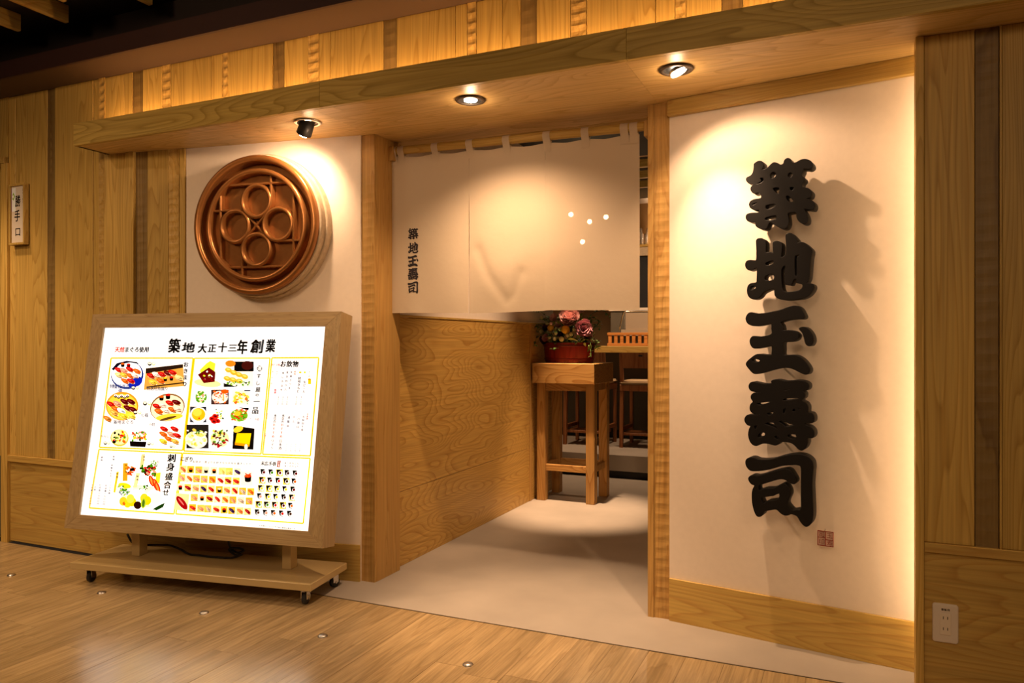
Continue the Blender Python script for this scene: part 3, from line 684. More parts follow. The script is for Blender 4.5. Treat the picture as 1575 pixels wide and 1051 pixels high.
for i, (yc, hh) in enumerate([(359.5, 17.5), (381, 17.5), (401.5, 18), (421.5, 18.5), (442.5, 19)]):
    loops, w, h = GLC[i]; p0 = ony(636.5, yc, NY); s_ = hh / 1154 * 3.98 / h
    sx = (17.2 / 1154 * 3.98 / .93) / w
    me = glyph_mesh([[(p[0], p[1]) for p in l] for l in loops], 0, 0, 'printed_character')
    for v in me.vertices:
        x, z = p0.x + v.co.x * sx, p0.z + v.co.y * s_
        v.co = (x - cx0 - .012 * (1 - (z - ZB) / .85) * (1 - (x - Lx) / (s1 - Lx)), cloth_y(x, z, 0) - NY - .0016, z - ZB)
    me.update()
    link('printed_character', me, M['ink'], nor)['label'] = 'black printed character ' + WORD[i]

# ---- the light-box menu on casters
UC, VC = .875, -.24
lb = empty('menu_lightbox', LO + LU * UC + LV * VC, A9); tag(lb, 'backlit menu board in a wooden frame on a wheeled base', 'menu board')
lp3 = lambda u, v, z: Vector((u - UC, v - VC, z))
obj('base_board', box(.185 - UC, 1.568 - UC, -.425 - VC, -.062 - VC, .078, .112, .002), M['basepaint'], lb)
TI = R(9.5); FB = Vector((.13, -.407, .28)); FWD, FHT = 1.49, 1.134
def face(a, b_, c_): return lp3(FB.x + a, FB.y + b_ * math.sin(TI) - c_ * math.cos(TI), FB.z + b_ * math.cos(TI) + c_ * math.sin(TI))
for u in (.405, 1.305):
    obj('support_post', box(u - UC, u + .05 - UC, -.245 - VC, -.185 - VC, .1125, .55, .002), M['basepaint'], lb)
def caster(u, v):
    fk = bmesh.new()
    add_box(fk, -.022, .022, -.022, .022, .0715, .0775); add_box(fk, -.0165, -.0135, -.016, .014, .026, .072); add_box(fk, .0135, .0165, -.016, .014, .026, .072)
    add_tube(fk, [(-.019, 0, .0265), (.019, 0, .0265)], .005, 8)
    o = obj('caster', fk, M['chrome'], lb, loc=lp3(u, v, 0), rot=(0, 0, random.uniform(-.5, .5)))
    wl_ = bmesh.new(); prof = [(.006, -.011), (.022, -.011), (.0262, -.008), (.0262, .008), (.022, .011), (.006, .011)]
    lathe(prof, 24, 'z', wl_, closed=True)
    autosmooth(obj('wheel', wl_, M['rubber'], o, loc=(0, 0, .0265), rot=(0, R(90), 0)), 40)
for u, v in [(.262, -.364), (1.512, -.372), (1.525, -.115), (.262, -.115)]: caster(u, v)
# frame measured on the leaning face
fp, fn = LO + LU * FB.x + LV * FB.y + Vector((0, 0, FB.z)), (-LV * math.cos(TI) + Vector((0, 0, math.sin(TI))))
sup = LV * math.sin(TI) + Vector((0, 0, math.cos(TI)))
def pxface(x, y, c_=-.012):
    p = onplane(x, y, fp + fn * c_, fn) - (fp + fn * c_); return p.dot(LU), p.dot(sup)
iq = [pxface(*q) for q in [(163.5, 506), (502.5, 501), (475, 818), (122, 791)]]
il = (iq[0][0] + iq[3][0]) / 2; ir = (iq[1][0] + iq[2][0]) / 2; it = (iq[0][1] + iq[1][1]) / 2; ib = (iq[2][1] + iq[3][1]) / 2
def face_prism(pts, c0, c1, bev=0):
    bm = bmesh.new(); A = [bm.verts.new(face(a, b_, c0)) for a, b_ in pts]; B = [bm.verts.new(face(a, b_, c1)) for a, b_ in pts]
    bm.faces.new(A); bm.faces.new(B[::-1]); n = len(pts)
    for k in range(n): bm.faces.new([A[k], A[(k+1) % n], B[(k+1) % n], B[k]])
    if bev: bmesh.ops.bevel(bm, geom=bm.edges[:], offset=bev, segments=1, affect='EDGES')
    return bm
oq = [(0, FHT), (FWD, FHT), (FWD, 0), (0, 0)]; iq2 = [(il, it), (ir, it), (ir, ib), (il, ib)]
for k in range(4):
    k2 = (k + 1) % 4
    obj('frame_rail', face_prism([oq[k], oq[k2], iq2[k2], iq2[k]], -.118, 0, .001), M['frame'] if k % 2 == 0 else M['frame_z'], lb)
obj('back_panel', face_prism([(il - .01, ib - .01), (ir + .01, ib - .01), (ir + .01, it + .01), (il - .01, it + .01)], -.112, -.10), M['black'], lb)

W_, K_, Y_, OR, RD, DR, BR, GR, DG, CRM, PK, TAN, GY = (1,1,1), (.01,.008,.008), (1,.80,.02), (1,.30,.04), (.75,.05,.03), (.28,.01,.015), (.16,.07,.03), (.18,.45,.03), (.04,.14,.02), (.95,.82,.45), (1,.52,.40), (.62,.36,.12), (.16,.15,.19)
P = Painter(lambda x, y, l: face(*pxface(x, y), -.012 + l))
P.v += [face(il - .004, ib - .004, -.0122), face(ir + .004, ib - .004, -.0122), face(ir + .004, it + .004, -.0122), face(il - .004, it + .004, -.0122)]; P.f.append((0, 1, 2, 3)); P.c.append(W_)
rnd = random.Random(3)
for q in [[(171,551),(297,551),(281,693),(153,688.4)], [(299,551.3),(415.3,551),(401.4,698.6),(283,694)], [(418.4,550.7),(490.3,550.3),(477.3,701.5),(404.2,699)], [(152.4,691.5),(280,697.4),(267.7,790.8),(137.5,781.5)], [(281,697.3),(477,705.3),(466.4,805.4),(270.7,790.8)]]:
    P.frame(q, 2.1, (1, .72, .0))
for ch, x, y, w, h in [('築',268.5,532,18,23),('地',290,534.5,20,17),('大',311.5,536,14,15),('正',326.5,536,13,14),('十',342.5,534.5,14,16),('三',358,535.5,14,13),('年',373,534,16,23),('創',395.5,533,20,22),('業',416.5,532,15,21)]:
    P.text(ch, x, y, w, h, K_, bold=.042, shear=.16)
for k, ch in enumerate('天然まぐろ使用'): P.text(ch, 180.5 + k * 7.5, 538, 7.6, 8.5, (.95, .12, .02) if k < 2 else K_, bold=.035, shear=.14)
for k, ch in enumerate('てんねん'): P.text(ch, 183 + k * 8, 530.3, 4, 3.4, (1, .45, .35), bold=0)
def sushi(cx, cy, s, a, col, rice=True, hi=True):
    if rice: P.ell(cx + .1*s, cy + .3*s, s*1.0, s*.46, (1, .93, .74), a, 10); P.ell(cx + .15*s, cy + .55*s, s*.85, s*.2, (.45, .25, .12), a, 10)
    P.ell(cx, cy, s*1.12, s * .5, col, a, 12); P.ell(cx + .25*s, cy + .16*s, s*.7, s*.2, tuple(c*.6 for c in col), a, 8)
    if hi: P.ell(cx - .2*s, cy - .08*s, s*.5, s*.10, tuple(min(1, c*1.2 + .14) for c in col), a, 8)
def gunkan(cx, cy, s, col):
    P.poly([(cx - s*.7, cy - s*.3), (cx + s*.7, cy - s*.3), (cx + s*.62, cy + s*.8), (cx - s*.62, cy + s*.8)], K_); P.ell(cx, cy + s*.75, s*.62, s*.22, K_, 0, 10); P.ell(cx, cy - s*.3, s*.7, s*.36, col, 0, 12)
def maki(cx, cy, s, col=RD): P.ell(cx, cy + s*.6, s, s*.8, K_, 0, 10); P.ell(cx, cy, s, s*.62, W_, 0, 10); P.ell(cx, cy, s*.42, s*.28, col, 0, 8)
def heap(x0, y0, x1, y1, n, cols, s=2.4):
    for k in range(n): P.ell(rnd.uniform(x0, x1), rnd.uniform(y0, y1), s * rnd.uniform(.5, 1.2), s * rnd.uniform(.35, .8), rnd.choice(cols), rnd.uniform(-1, 1), 8)
def cups(x, y, s=3):
    P.ell(x, y, s*1.05, s, (.10,.09,.06), 0, 10); P.ell(x, y - s*.25, s*.85, s*.55, (.96, .95, .82), 0, 10); P.ell(x + s*2.1, y, s*.9, s*.95, (1, .88, .55), 0, 10); P.ell(x + s*2.1, y - s*.2, s*.6, s*.5, W_, 0, 10)
# assorted plates
P.ell(196, 577, 25, 22, (.10, .16, .42), -.1, 24); P.ell(195, 575, 23.5, 20.5, (.93, .95, 1), -.1, 24); P.ell(208, 588, 12, 8, (.03, .08, .62), -.5, 14)
P.poly([(172, 568), (180, 559), (195, 555.3), (210, 557), (214, 560), (200, 557.6), (185, 560.8), (175, 570)], (.02, .02, .07))
for a in [(189, 561, 4, OR), (198, 562, 4, RD)]: gunkan(*a)
for x, y, cl_ in [(183,569,RD),(191,570,PK),(200,568,RD),(211,571,OR),(183,577,CRM),(191,577,(1,.7,.15)),(201,578,OR),(208,577,(1,.9,.85)),(193,586,OR),(202,586,RD)]: sushi(x, y, 6, .4, cl_)
P.poly([(225, 567), (282, 560.5), (284, 594), (222, 600)], (.80, .55, .18)); P.poly([(225, 567), (282, 560.5), (282, 566), (225, 575)], (.09, .05, .03)); P.poly([(226, 595), (283, 588), (283, 590), (226, 597)], (.12, .07, .03))
for x, y, cl_ in [(233,578,RD),(241,576,(1,.9,.85)),(250,576,RD),(259,574,DR),(266,573,RD),(236,588,(1,.75,.15)),(248,586,OR),(276,581,CRM)]: sushi(x, y, 6.4, .35, cl_)
gunkan(255, 583, 4, (1,.75,.05)); gunkan(264.5, 582, 4, RD); cups(231, 560, 3); cups(206, 597, 3)
P.text('特', 178, 594.5, 7, 7, (.15,.17,.3), bold=.02); P.column('上盛合せ', 186, 594.8, 6.5, (.15,.17,.35), pitch=0); 
for k, ch in enumerate('特上にぎり'): P.text(ch, 173 + 6.2*k, 594.5, 6.2, 6.6, (.13,.15,.3), bold=.015)
for k, ch in enumerate('特選地魚握り'): P.text(ch, 229 + 5.6*k, 598, 5.6, 6, (.18,.16,.2), bold=.015)
P.column('おきまり', 287, 561, 8.2, K_, pitch=10, slant=-.6, bold=.035)
P.ell(189, 625, 25, 22, (.92, .50, .08), 0, 24); P.ell(189, 626, 23, 20, (1, .78, .16), 0, 24)
for k in range(5): maki(179 + 4.6 * k, 608.5 + (k % 2) * 1.6, 2.6)
for x, y, cl_ in [(172,622,RD),(182,621,PK),(193,618,DR),(203,618,DR),(179,629,OR),(188,632,(.85,.9,1)),(198,628,DR),(206,630,DR),(177,635,(1,.62,.2)),(192,640,(1,.8,.1)),(204,640,(1,.85,.2)),(167,644,(.8,.4,.1))]: sushi(x, y, 6.6, .45, cl_)
cups(210, 635, 3.1)
for k, ch in enumerate('築地まぐろ'): P.text(ch, 179 + 6.3*k, 649.5, 6, 6.6, (.13,.12,.18), bold=.012)
P.ell(259, 627, 27, 21, (.46, .31, .15), -.25, 24); P.ell(259, 628, 25.5, 19.5, (.97, .90, .72), -.25, 24); P.ell(262, 642, 21, 5, (1, .80, .15), -.1, 16); P.ell(260, 644, 14, 2, (.25, .17, .05), -.25, 10)
gunkan(250, 612, 5, OR); gunkan(260, 609.5, 5.2, RD)
for x, y, cl_ in [(243,625,RD),(252,623,(1,.85,.75)),(263,620,RD),(273,619,DR),(246,633,OR),(257,631,(1,.93,.85)),(267,630,OR),(275,629,(1,.85,.7))]: sushi(x, y, 6.5, .3, cl_)
cups(225, 621, 3.2); P.text('七', 221, 639, 5.5, 6, GY, bold=.01); P.text('福', 227, 639, 6, 6.5, GY, bold=.01)
P.ell(186, 674, 14, 13, (.72, .68, .2), 0, 18); P.ell(186, 673, 12.5, 11.5, (.98, .93, .6), 0, 18); heap(177, 664, 195, 682, 42, [RD, OR, Y_, GR, (1,.9,.5), DG, K_, W_], 2.8)
P.poly([(207, 660), (230, 663), (228, 680), (202, 678)], W_); heap(206, 664, 227, 678, 40, [RD, OR, Y_, DG, W_, PK, GR], 2.7); P.poly([(202, 679), (228, 680), (226, 688), (203, 687)], (.03,.012,.01))
for x, y, cl_ in [(255,660,RD),(271,660,RD),(254,668,OR),(266,668,PK),(275,670,RD),(262,675,OR),(272,679,(1,.65,.2)),(254,679,(1,.8,.12))]: sushi(x, y, 6.2, .35, cl_)
cups(165, 682, 2.5); cups(232, 683, 2.5); cups(266, 687, 2.2)
for k, ch in enumerate('ちらし'): P.text(ch, 160 + 4.6*k, 671.5, 4.2, 4.6, GY, bold=.012)
for k, ch in enumerate('小町'): P.text(ch, 234 + 5*k, 653.5, 5, 5.4, GY, bold=.01)
# small dishes
P.ell(322, 590, 21, 6, (1, .93, .55), .1, 16); P.poly([(320, 560), (326, 556), (334, 560), (332, 574), (312, 578), (310, 570)], (.80, .95, .12)); P.poly([(307, 577), (324, 566), (334, 573), (333, 588), (316, 590)], DR); heap(314, 572, 329, 588, 18, [(.45,.02,.02), (.75,.75,.1), (.3,.02,.02), W_], 2)
P.rect(350, 556, 392, 596, (.95, .93, .88)); P.rect(363, 557, 393, 572, K_); P.ell(383, 563, 9, 7, (.16, .03, .02), 0, 14); P.ell(357, 560, 8, 5, (1,.42,.05), 0, 12)
for x, y in [(354,570),(362,574),(370,577),(379,580),(352,583),(361,585),(371,587)]: P.ell(x, y, 5.6, 3.8, (1, .62, .10), .3, 10); P.ell(x, y - 1, 3.2, 1.3, (1, .85, .3), .3, 8)
heap(352, 588, 388, 594, 30, [GR, DG, (.5,.7,.1)], 1.8); P.poly([(347, 590), (368, 596), (347, 596)], K_)
def dish(x0, y0, x1, y1, bg, plate, cols, n, s=2): 
    P.rect(x0, y0, x1, y1, bg); cx, cy = (x0+x1)/2, (y0+y1)/2
    if plate: P.ell(cx, cy, (x1-x0)*.46, (y1-y0)*.42, plate, 0, 16)
    heap(x0 + 3, y0 + 3, x1 - 3, y1 - 3, n, cols, s)
dish(303, 600, 322, 623, W_, (.25,.55,.05), [(1,.95,.75), (1,.9,.5), W_, PK, GR], 30, 2.3)
dish(328, 600, 355, 623, (.16,.10,.09), (1,.93,.86), [(.8,.35,.1), PK, RD, W_, OR], 30, 2.2); P.ell(349, 603, 6, 3.5, (1,.25,.02), 0, 10); P.rect(346, 606, 348, 618, (1,.55,.1))
dish(360, 600, 388, 624, (1,.97,.9), (1,.95,.8), [(1,.5,.1), (1,.75,.15), (1,.8,.2), OR], 26, 3); P.rect(379, 600.5, 389, 602.5, (.1,.12,.2)); heap(383, 612, 386, 622, 6, [GR, DG], 1.6)
P.rect(296, 626, 321, 650, (.12,.12,.15)); P.ell(309, 639, 13, 12.5, W_, 0, 20); P.ell(309, 638, 10.5, 9.8, (1,.66,.04), 0, 18); P.ell(307, 635, 7, 6, (1,.82,.2), 0, 14); P.ell(310, 644, 1.3, 1.3, RD)
dish(326, 627, 352, 652, W_, None, [(1,.8,.1), Y_, GR, DG], 22, 2.1); 
for x, y in [(330,645),(335,641),(338,648),(333,649)]: P.ell(x, y, 5, 3.6, RD, .3, 10); P.ell(x, y, 2.6, 1.5, DR, .3, 8)
dish(357, 628, 386, 651, W_, (.35,.62,.06), [(.9,.16,.06), (1,.5,.4), OR, RD, GR, (1,.85,.6)], 46, 2.2); P.ell(369, 637, 5, 3.6, (1,.72,.1), 0, 12); P.poly([(358,627),(387,628),(386,632),(372,628)], K_)
P.rect(291, 654, 325, 690, (.08,.07,.06)); P.ell(306, 677, 17, 13, (1,.97,.85), .15, 18); heap(293, 662, 321, 686, 46, [(1,.85,.35), (1,.93,.6), W_, (.95,.75,.2), (.75,.8,.3)], 3); heap(304, 662, 311, 668, 8, [GR, DG], 1.8)
dish(327, 660, 358, 691, W_, (.85,.9,.6), [(.35,.02,.08), (.6,.03,.05), (.95,.85,.2), DG, GR, W_, (.2,.02,.02)], 56, 2.6)
P.poly([(364, 655), (396, 660), (394, 692), (362, 691)], (.03,.02,.015)); P.ell(371, 661, 8, 4.5, (1,.78,.12), -.4, 12); P.poly([(369, 667), (391, 667), (388, 687), (366, 684)], (1,.80,.0)); P.poly([(366, 681), (388, 684), (388, 687.5), (366, 685)], (1,.5,.02)); P.ell(383, 688, 2.6, 4.4, (1,.95,.85), 0, 10)
P.ell(403.6, 568, 4.2, 4.6, K_, 0, 14); P.text('選', 403.6, 568, 7, 7.6, W_, bold=.02)
for ch, x, y, s_ in [('す',402.5,579.5,7),('し',401.5,590,7.5),('屋',401.3,600.5,7.5),('の',400,608.5,5.5),('一',399.3,618,10),('品',397.2,632,11)]: P.text(ch, x, y, s_, s_ * 1.1, K_, bold=.035, shear=.1)
for k, ch in enumerate('約10品'): P.text(ch, 391 + 3.4*k, 645.3, 4.2, 4.6, (.85,.12,.1), bold=.015)
# drinks list
for k, ch in enumerate('お飲物'): P.text(ch, 440 + 9.4*k, 561, 9.2, 10, K_, bold=.035, shear=.14)
for k, ch in enumerate('約70種'): P.text(ch, 423.5 + 3.2*k, 562.5, 3.8, 4.2, (.9,.2,.2), bold=.01)
sl = -.085
def lst(txt, x, y, size, col, pitch=None): P.column(txt, x, y, size, col, pitch=pitch, slant=-.11 * (pitch or size * 1.05), bold=.035)
lst('ビール', 480.5, 573, 3.2, (.95,.4,.3)); P.rect(478, 584.5, 482.5, 592, (1,.72,.02)); P.ell(480, 584.5, 2.6, 1.3, (.9,.45,.03)); P.ell(473, 574, 1.5, 1.5, Y_); P.ell(466, 574, 2, 1.5, (1,.7,.1))
lst('生ビール', 473, 589, 4.2, GY, 4.8); lst('超特きもと', 465, 583, 4.6, (.2,.2,.24), 5); lst('焼酎', 458, 573, 3.4, (.95,.5,.45))
lst('芋黒さつま', 452.5, 574, 3.4, GY, 6); lst('麦吉四六八', 446.5, 574, 3.6, (.25,.25,.3), 6.6); lst('米しろ山せ', 440, 575, 3.6, GY, 6.4); lst('サワー', 430.5, 573, 3.2, (.95,.5,.5)); lst('梅酒', 428, 601, 3.6, (.9,.2,.25)); lst('果実酒', 424, 573, 3, (.98,.65,.6), 9)
for x in (436, 443, 450, 464, 471): lst('五八〇円', x - 3, 612, 2.6, (.3,.3,.35), 3.6)
lst('日本酒', 477.5, 638, 3.2, (.9,.3,.25)); lst('久保田千寿', 471.5, 642, 4, (.4,.4,.44), 5); lst('八海山', 464, 645, 4.4, (.4,.4,.45), 6); lst('立山', 457, 642, 4, (.5,.5,.55), 7); lst('浦霞米', 449, 643, 4.2, (.35,.35,.4), 6.5)
for x0, tail in ((440.5, '日本酒'), (428.3, 'ワイン')):
    lst('本日の', x0, 640, 4.3, (.12,.12,.14), 4.6); P.column('おすすめ', x0 - 1.6, 654, 4.6, (.95,.22,.08), pitch=6, slant=-.55, bold=.02); P.column(tail, x0 - 4, 679, 5, (.12,.12,.14), pitch=5.4, slant=-.5, bold=.015)
lst('グラス', 416, 638, 3, (.9,.3,.3)); lst('日替り', 413.5, 668, 2.8, (.9,.35,.35))
for x in (446, 453, 460, 467): lst('八八〇円', x, 684, 2.2, (.3,.3,.35), 3.4)
# sashimi platter
P.ell(226, 763, 33, 17, (1, .95, .80), .1, 22)
P.poly([(196, 713), (203, 712.5), (202.5, 740), (195, 740)], (.92,.55,.05)); P.poly([(224, 699.5), (229.5, 699), (226, 722), (221, 722)], (.90,.80,.45)); P.poly([(186, 726), (189.5, 726), (184, 758), (181, 757)], (.95,.75,.1)); P.poly([(216, 728), (222, 728), (217, 750), (211, 750)], (1,.9,.55))
for t, x, y in [('旬の味', 200.5, 716), ('本日', 228, 703), ('地魚', 187, 729), ('鮮魚', 218, 733)]: P.column(t, x, y, 3.4, (.12,.04,.01), pitch=5, bold=.02)
heap(203, 716, 214, 734, 26, [RD, (1,.3,.1), OR, W_, K_], 3.6); heap(224, 716, 246, 732, 40, [DR, RD, PK, DG, GR, (1,.5,.4)], 3.2); heap(236, 708, 248, 718, 14, [GR, (.4,.6,.1)], 1.6)
P.poly([(247, 728), (254, 727), (252, 745), (246, 740)], (1,.85,.1)); 
for x, y in [(240,740),(246,745),(249,750)]: P.ell(x, y, 4, 9, (.85,.14,.03), -.35, 12); P.ell(x, y, 1.5, 7, (1,.5,.15), -.35, 10)
P.ell(228, 738, 8, 6, W_, 0, 12); heap(222, 746, 234, 754, 14, [GR, DG, W_], 2)
P.ell(198, 752, 12.5, 9.5, (.96,.97,.92), -.2, 16); P.ell(199, 747, 10, 4, (1,.86,.05), .2, 12); heap(190, 748, 206, 762, 24, [Y_, W_, (.55,.7,.2), (.45,.5,.6), GR], 2.6)
P.ell(218, 762, 12, 8, W_, 0, 14); P.ell(245, 766, 14, 12, W_, 0, 18); P.ell(246, 766, 11, 9, (1,.98,.93), 0, 16)
for x, y, cl_ in [(197,771,(1,.75,.1)),(204,774,(1,.82,.05)),(211,772,(1,.78,.02)),(208,767,(1,.85,.2)),(229,766,(1,.8,.1)),(234,770,Y_)]: P.ell(x, y, 6, 7, cl_, .2, 12)
P.ell(219, 777, 6, 6, (.10,.03,.02), 0, 12); P.ell(228, 774, 4, 8, (.62,.75,.1), .1, 12); P.ell(228, 774, 2, 6, (.2,.35,.05), .1, 10); P.poly([(242, 783), (252, 777), (261, 773), (258, 780), (248, 785)], DG); heap(196, 773, 199, 776, 5, [OR], 2)
for ch, x, y, s_ in [('刺',271,705,13),('身',269.3,718.5,13),('盛',267,733,12),('合',264.7,746,12),('せ',262,757.5,11)]: P.text(ch, x, y, s_, s_, K_, bold=.038, shear=.1)
P.text('旬', 250, 711, 4, 4.4, GY, bold=.01); P.text('盛', 248, 716, 4, 4.4, GY, bold=.01)
for x, y, t in [(180,716,'本鮪中とろ'),(171,747,'五点盛一八〇〇円'),(162,746,'七点盛二六〇〇円'),(150,746,'三点盛一二〇〇円'),(178,742,'二〜三人前'),(155,745,'一人前'),(165,704,'鮮魚'),(183,703,'時価')]: lst(t, x, y, 2.9, (.22,.22,.3), 4.1)
# nigiri grid and hand rolls
fxp = lambda x: 270 + x / 6.848
fyp = lambda y: 690 + y / 6.848
TOPS = [RD, OR, (1,.35,.15), (.85,.08,.05), (.55,.02,.04), PK, (1,.85,.3), (1,.5,.3), (.75,.62,.5), (.12,.05,.22)]
for xs, y0, y1 in [((130,210,295,370,455,540,615,700), 220, 247), ((120,200,275,355,440,525,605,690), 310, 345), ((105,185,268,350,430,515,595,678,760,845), 407, 455), ((255,335,415,497,580,660,745,830), 515, 552), ((240,325,400,488,570,650,735,815), 622, 660)]:
    for k, x in enumerate(xs):
        y = y0 + (y1 - y0) * k / (len(xs) - 1); cx, cy = fxp(x), fyp(y)
        bg = rnd.choice([(1,.74,.16), (1,.86,.45), (1,.80,.25), (1,.93,.72), (.98,.66,.08)])
        P.rect(cx - 5.6, cy - 5.6, cx + 5.2, cy + 5.4, bg)
        if rnd.random() < .16: gunkan(cx, cy, 4.2, rnd.choice([OR, RD, (.9,.8,.6)]))
        else: sushi(cx, cy, 4.7, rnd.uniform(.35, .8), rnd.choice(TOPS))
        P.rect(cx - 5.2, cy + 4.6, cx - 2.5, cy + 5.1, (.6,.3,.15))
P.rect(fxp(742), fyp(240), fxp(870), fyp(390), (1,.97,.88)); gunkan(fxp(818), fyp(305), 7.4, (.80,.14,.03)); heap(fxp(785), fyp(265), fxp(850), fyp(295), 24, [(1,.3,.08), (.85,.15,.03)], 1.2)
P.poly([(fxp(70), fyp(468)), (fxp(210), fyp(480)), (fxp(185), fyp(655)), (fxp(45), fyp(640))], (1,.86,.52)); P.ell(fxp(128), fyp(585), 11.5, 4.2, (1,.95,.85), .95, 14); P.ell(fxp(130), fyp(570), 12.5, 5.2, (.55,.02,.03), .9, 16); P.ell(fxp(122), fyp(558), 7, 1.2, (.9,.35,.3), .9, 10)
for r in range(6):
    for k in range(5):
        cx, cy = fxp(980 - 11*r + 84*k), fyp(250 + 84*r + 3.5*k)
        P.rect(cx - 5.2, cy - 5.4, cx + 5.2, cy + 5.4, rnd.choice([(1,.97,.9), (1,.9,.55), (1,.82,.25), W_]))
        P.poly([(cx - 4.6, cy - 4.8), (cx + 1.5, cy - 4.6), (cx + 4.2, cy + 2), (cx + 1, cy + 4.8), (cx - 3.2, cy + 2.5)], K_)
        P.ell(cx + 1.4, cy + .8, 3.2, 3.4, W_, .3, 10); P.ell(cx + 1, cy + .2, 2, 2.2, rnd.choice([RD, OR, (1,.8,.1), GR, DR, PK, BR]), .3, 8)
for k, ch in enumerate('にぎり'): P.text(ch, 290.5 + 6.6*k, 706.5 + .35*k, 6.8, 8, K_, bold=.035, shear=.14)
for k, ch in enumerate('お好み一貫よりお好きなものをお選びください'): P.text(ch, 308 + 4.5*k, 710.5 + .2*k, 3.4, 3.6, GY, bold=.03)
for k, ch in enumerate('末広手巻'): P.text(ch, 413 + 5.9*k, 713 + .35*k, 6.2, 7, K_, bold=.035, shear=.1)
P.poly([(435.5, 709), (440.5, 709.3), (439, 719), (434, 718.6)], (.45,.03,.03)); P.column('定番', 437.6, 711.6, 4, (1,.9,.85), pitch=4.4, slant=-.5, bold=.01)
for r in range(2):
    for k, ch in enumerate('一本三百円より'): P.text(ch, 443.5 + 3.8*k, 712.5 + 4.4*r + .25*k, 3, 3.2, GY, bold=.03)
for k, ch in enumerate('※写真はイメージです表示価格は税込です'): P.text(ch, 409 + 2.9*k, 807.6 + .28*k, 2.5, 2.6, (.1,.1,.1), bold=.03)
P.gam = 1.7
mp_ = P.build('menu_sheet', M['menu'], lb); mp_['label'] = 'brightly lit white menu print with food pictures and yellow borders'
# cord hanging behind the board
cord = [(352, 826), (352, 836), (357, 846), (366, 850.5), (375, 847), (366, 843.5), (352, 845), (362, 854), (372, 853), (358, 858), (330, 863.5), (308, 862.5), (291, 856), (279, 846), (262, 839.5), (246, 838.5), (232, 838.5), (214, 838), (203, 834), (196, 822)]
pts = []
for k, (x, y) in enumerate(cord):
    p = onplane(x, y, LO + LV * (-.165 + .006 * math.sin(k * 1.7)), LV) - LO
    pts.append(lp3(p.dot(LU), p.dot(LV), max(p.z, .1185)))
cv = []
for i in range(len(pts) - 1):
    p0, p1, p2, p3 = pts[max(i-1, 0)], pts[i], pts[i+1], pts[min(i+2, len(pts)-1)]
    for j in range(4):
        t = j / 4; cv.append(.5 * ((2*p1) + (p2-p0)*t + (2*p0-5*p1+4*p2-p3)*t*t + (3*p1-p0-3*p2+p3)*t**3))
cv.append(pts[-1])
obj('power_cord', add_tube(bmesh.new(), cv, .0058, 8), M['rubber'], lb, smooth=True)

# ---- small framed sign on the left wall
root = empty('framed_sign', (-4.6355, YF, 2.03)); tag(root, 'narrow wooden-framed paper sign reading 勝手口 on the boarded wall', 'sign')
hw, hh = .074, .187
obj('paper', box(-hw + .012, hw - .012, -.022, -.014, -hh + .012, hh - .012), M['ivory'], root)
for nm, b4 in [('frame_rail', (-hw, hw, -.034, -.004, hh - .013, hh)), ('frame_rail', (-hw, hw, -.034, -.004, -hh, -hh + .013)), ('frame_stile', (-hw, -hw + .013, -.034, -.004, -hh + .0132, hh - .0132)), ('frame_stile', (hw - .013, hw, -.034, -.004, -hh + .0132, hh - .0132))]:
    obj(nm, box(*b4, .001), M['board_z'], root)
P = Painter(lambda x, y, l: (x, -.0222 - l, -y), .00004)
P.rect(-.060, -.165, -.022, -.02, (.88, .95, 1)); P.rect(-.061, -.165, -.058, -.02, (.30, .16, .75))
P.poly([(-.054, -.122), (-.044, -.136), (-.028, -.112), (-.044, -.088), (-.056, -.098), (-.046, -.110)], (.30, .52, .10)); P.ell(-.045, -.112, .007, .009, (.9, .95, .8))
P.build('sticker', M['print'], root)['label'] = 'pale blue sticker with green mark'; P = Painter(lambda x, y, l: (x, -.0226 - l, -y), .00004)
for ch_, x_, y_, w_, h_ in (('勝', -.002, -.083, .052, .075), ('手', -.008, .008, .055, .075), ('口', -.002, .108, .058, .058)):
    P = Painter(lambda x, y, l: (x, -.0226 - l, -y), .00004); P.text(ch_, x_, y_, w_, h_, K_, bold=.018); P.build('sign_character_print', M['print'], root)
P = Painter(lambda x, y, l: (x, -.0226 - l, -y), .00004); P.column('築地玉壽司', .049, -.148, .016, K_, pitch=.019, bold=.02)
P.build('small_lettering', M['print'], root); P = Painter(lambda x, y, l: (x, -.0222 - l, -y)); P.rect(.045, .140, .058, .158, (.35, .06, .03)); P.build('stamp_mark', M['print'], root)
M['print_lit'] = M['print']

# ---- wall socket
root = empty('wall_socket', (.3195, YF + .002, .269)); tag(root, 'ivory double power socket plate on the right base panel', 'socket')
def rrect(hw, hh, r, n=5): return [(sx*(hw - r) + r*math.cos(t), sz*(hh - r) + r*math.sin(t)) for sx, sz, t0 in ((1,1,0),(-1,1,.5),(-1,-1,1),(1,-1,1.5)) for t in [math.pi*(t0 + .5*k/n) for k in range(n+1)]]
bm = bmesh.new(); rows = []
for (hw_, hh_, r_, y_) in ((.0395, .0675, .009, 0), (.0395, .0675, .009, -.004), (.0375, .0655, .008, -.0066), (.034, .062, .007, -.0075)): rows.append([bm.verts.new((x, y_, z)) for x, z in rrect(hw_, hh_, r_)])
for A_, B_ in zip(rows, rows[1:]):
    for k in range(len(A_)): bm.faces.new([A_[k], A_[(k+1) % len(A_)], B_[(k+1) % len(A_)], B_[k]])
bm.faces.new(rows[-1]); bm.faces.new(rows[0][::-1])
obj('cover_plate', bm, M['ivory'], root)
ins = obj('socket_insert', box(-.0165, .0165, -.0095, -.0074, -.040, .036, .0012), plain('socket insert', (.74, .65, .53), .4, bump=.01), root)
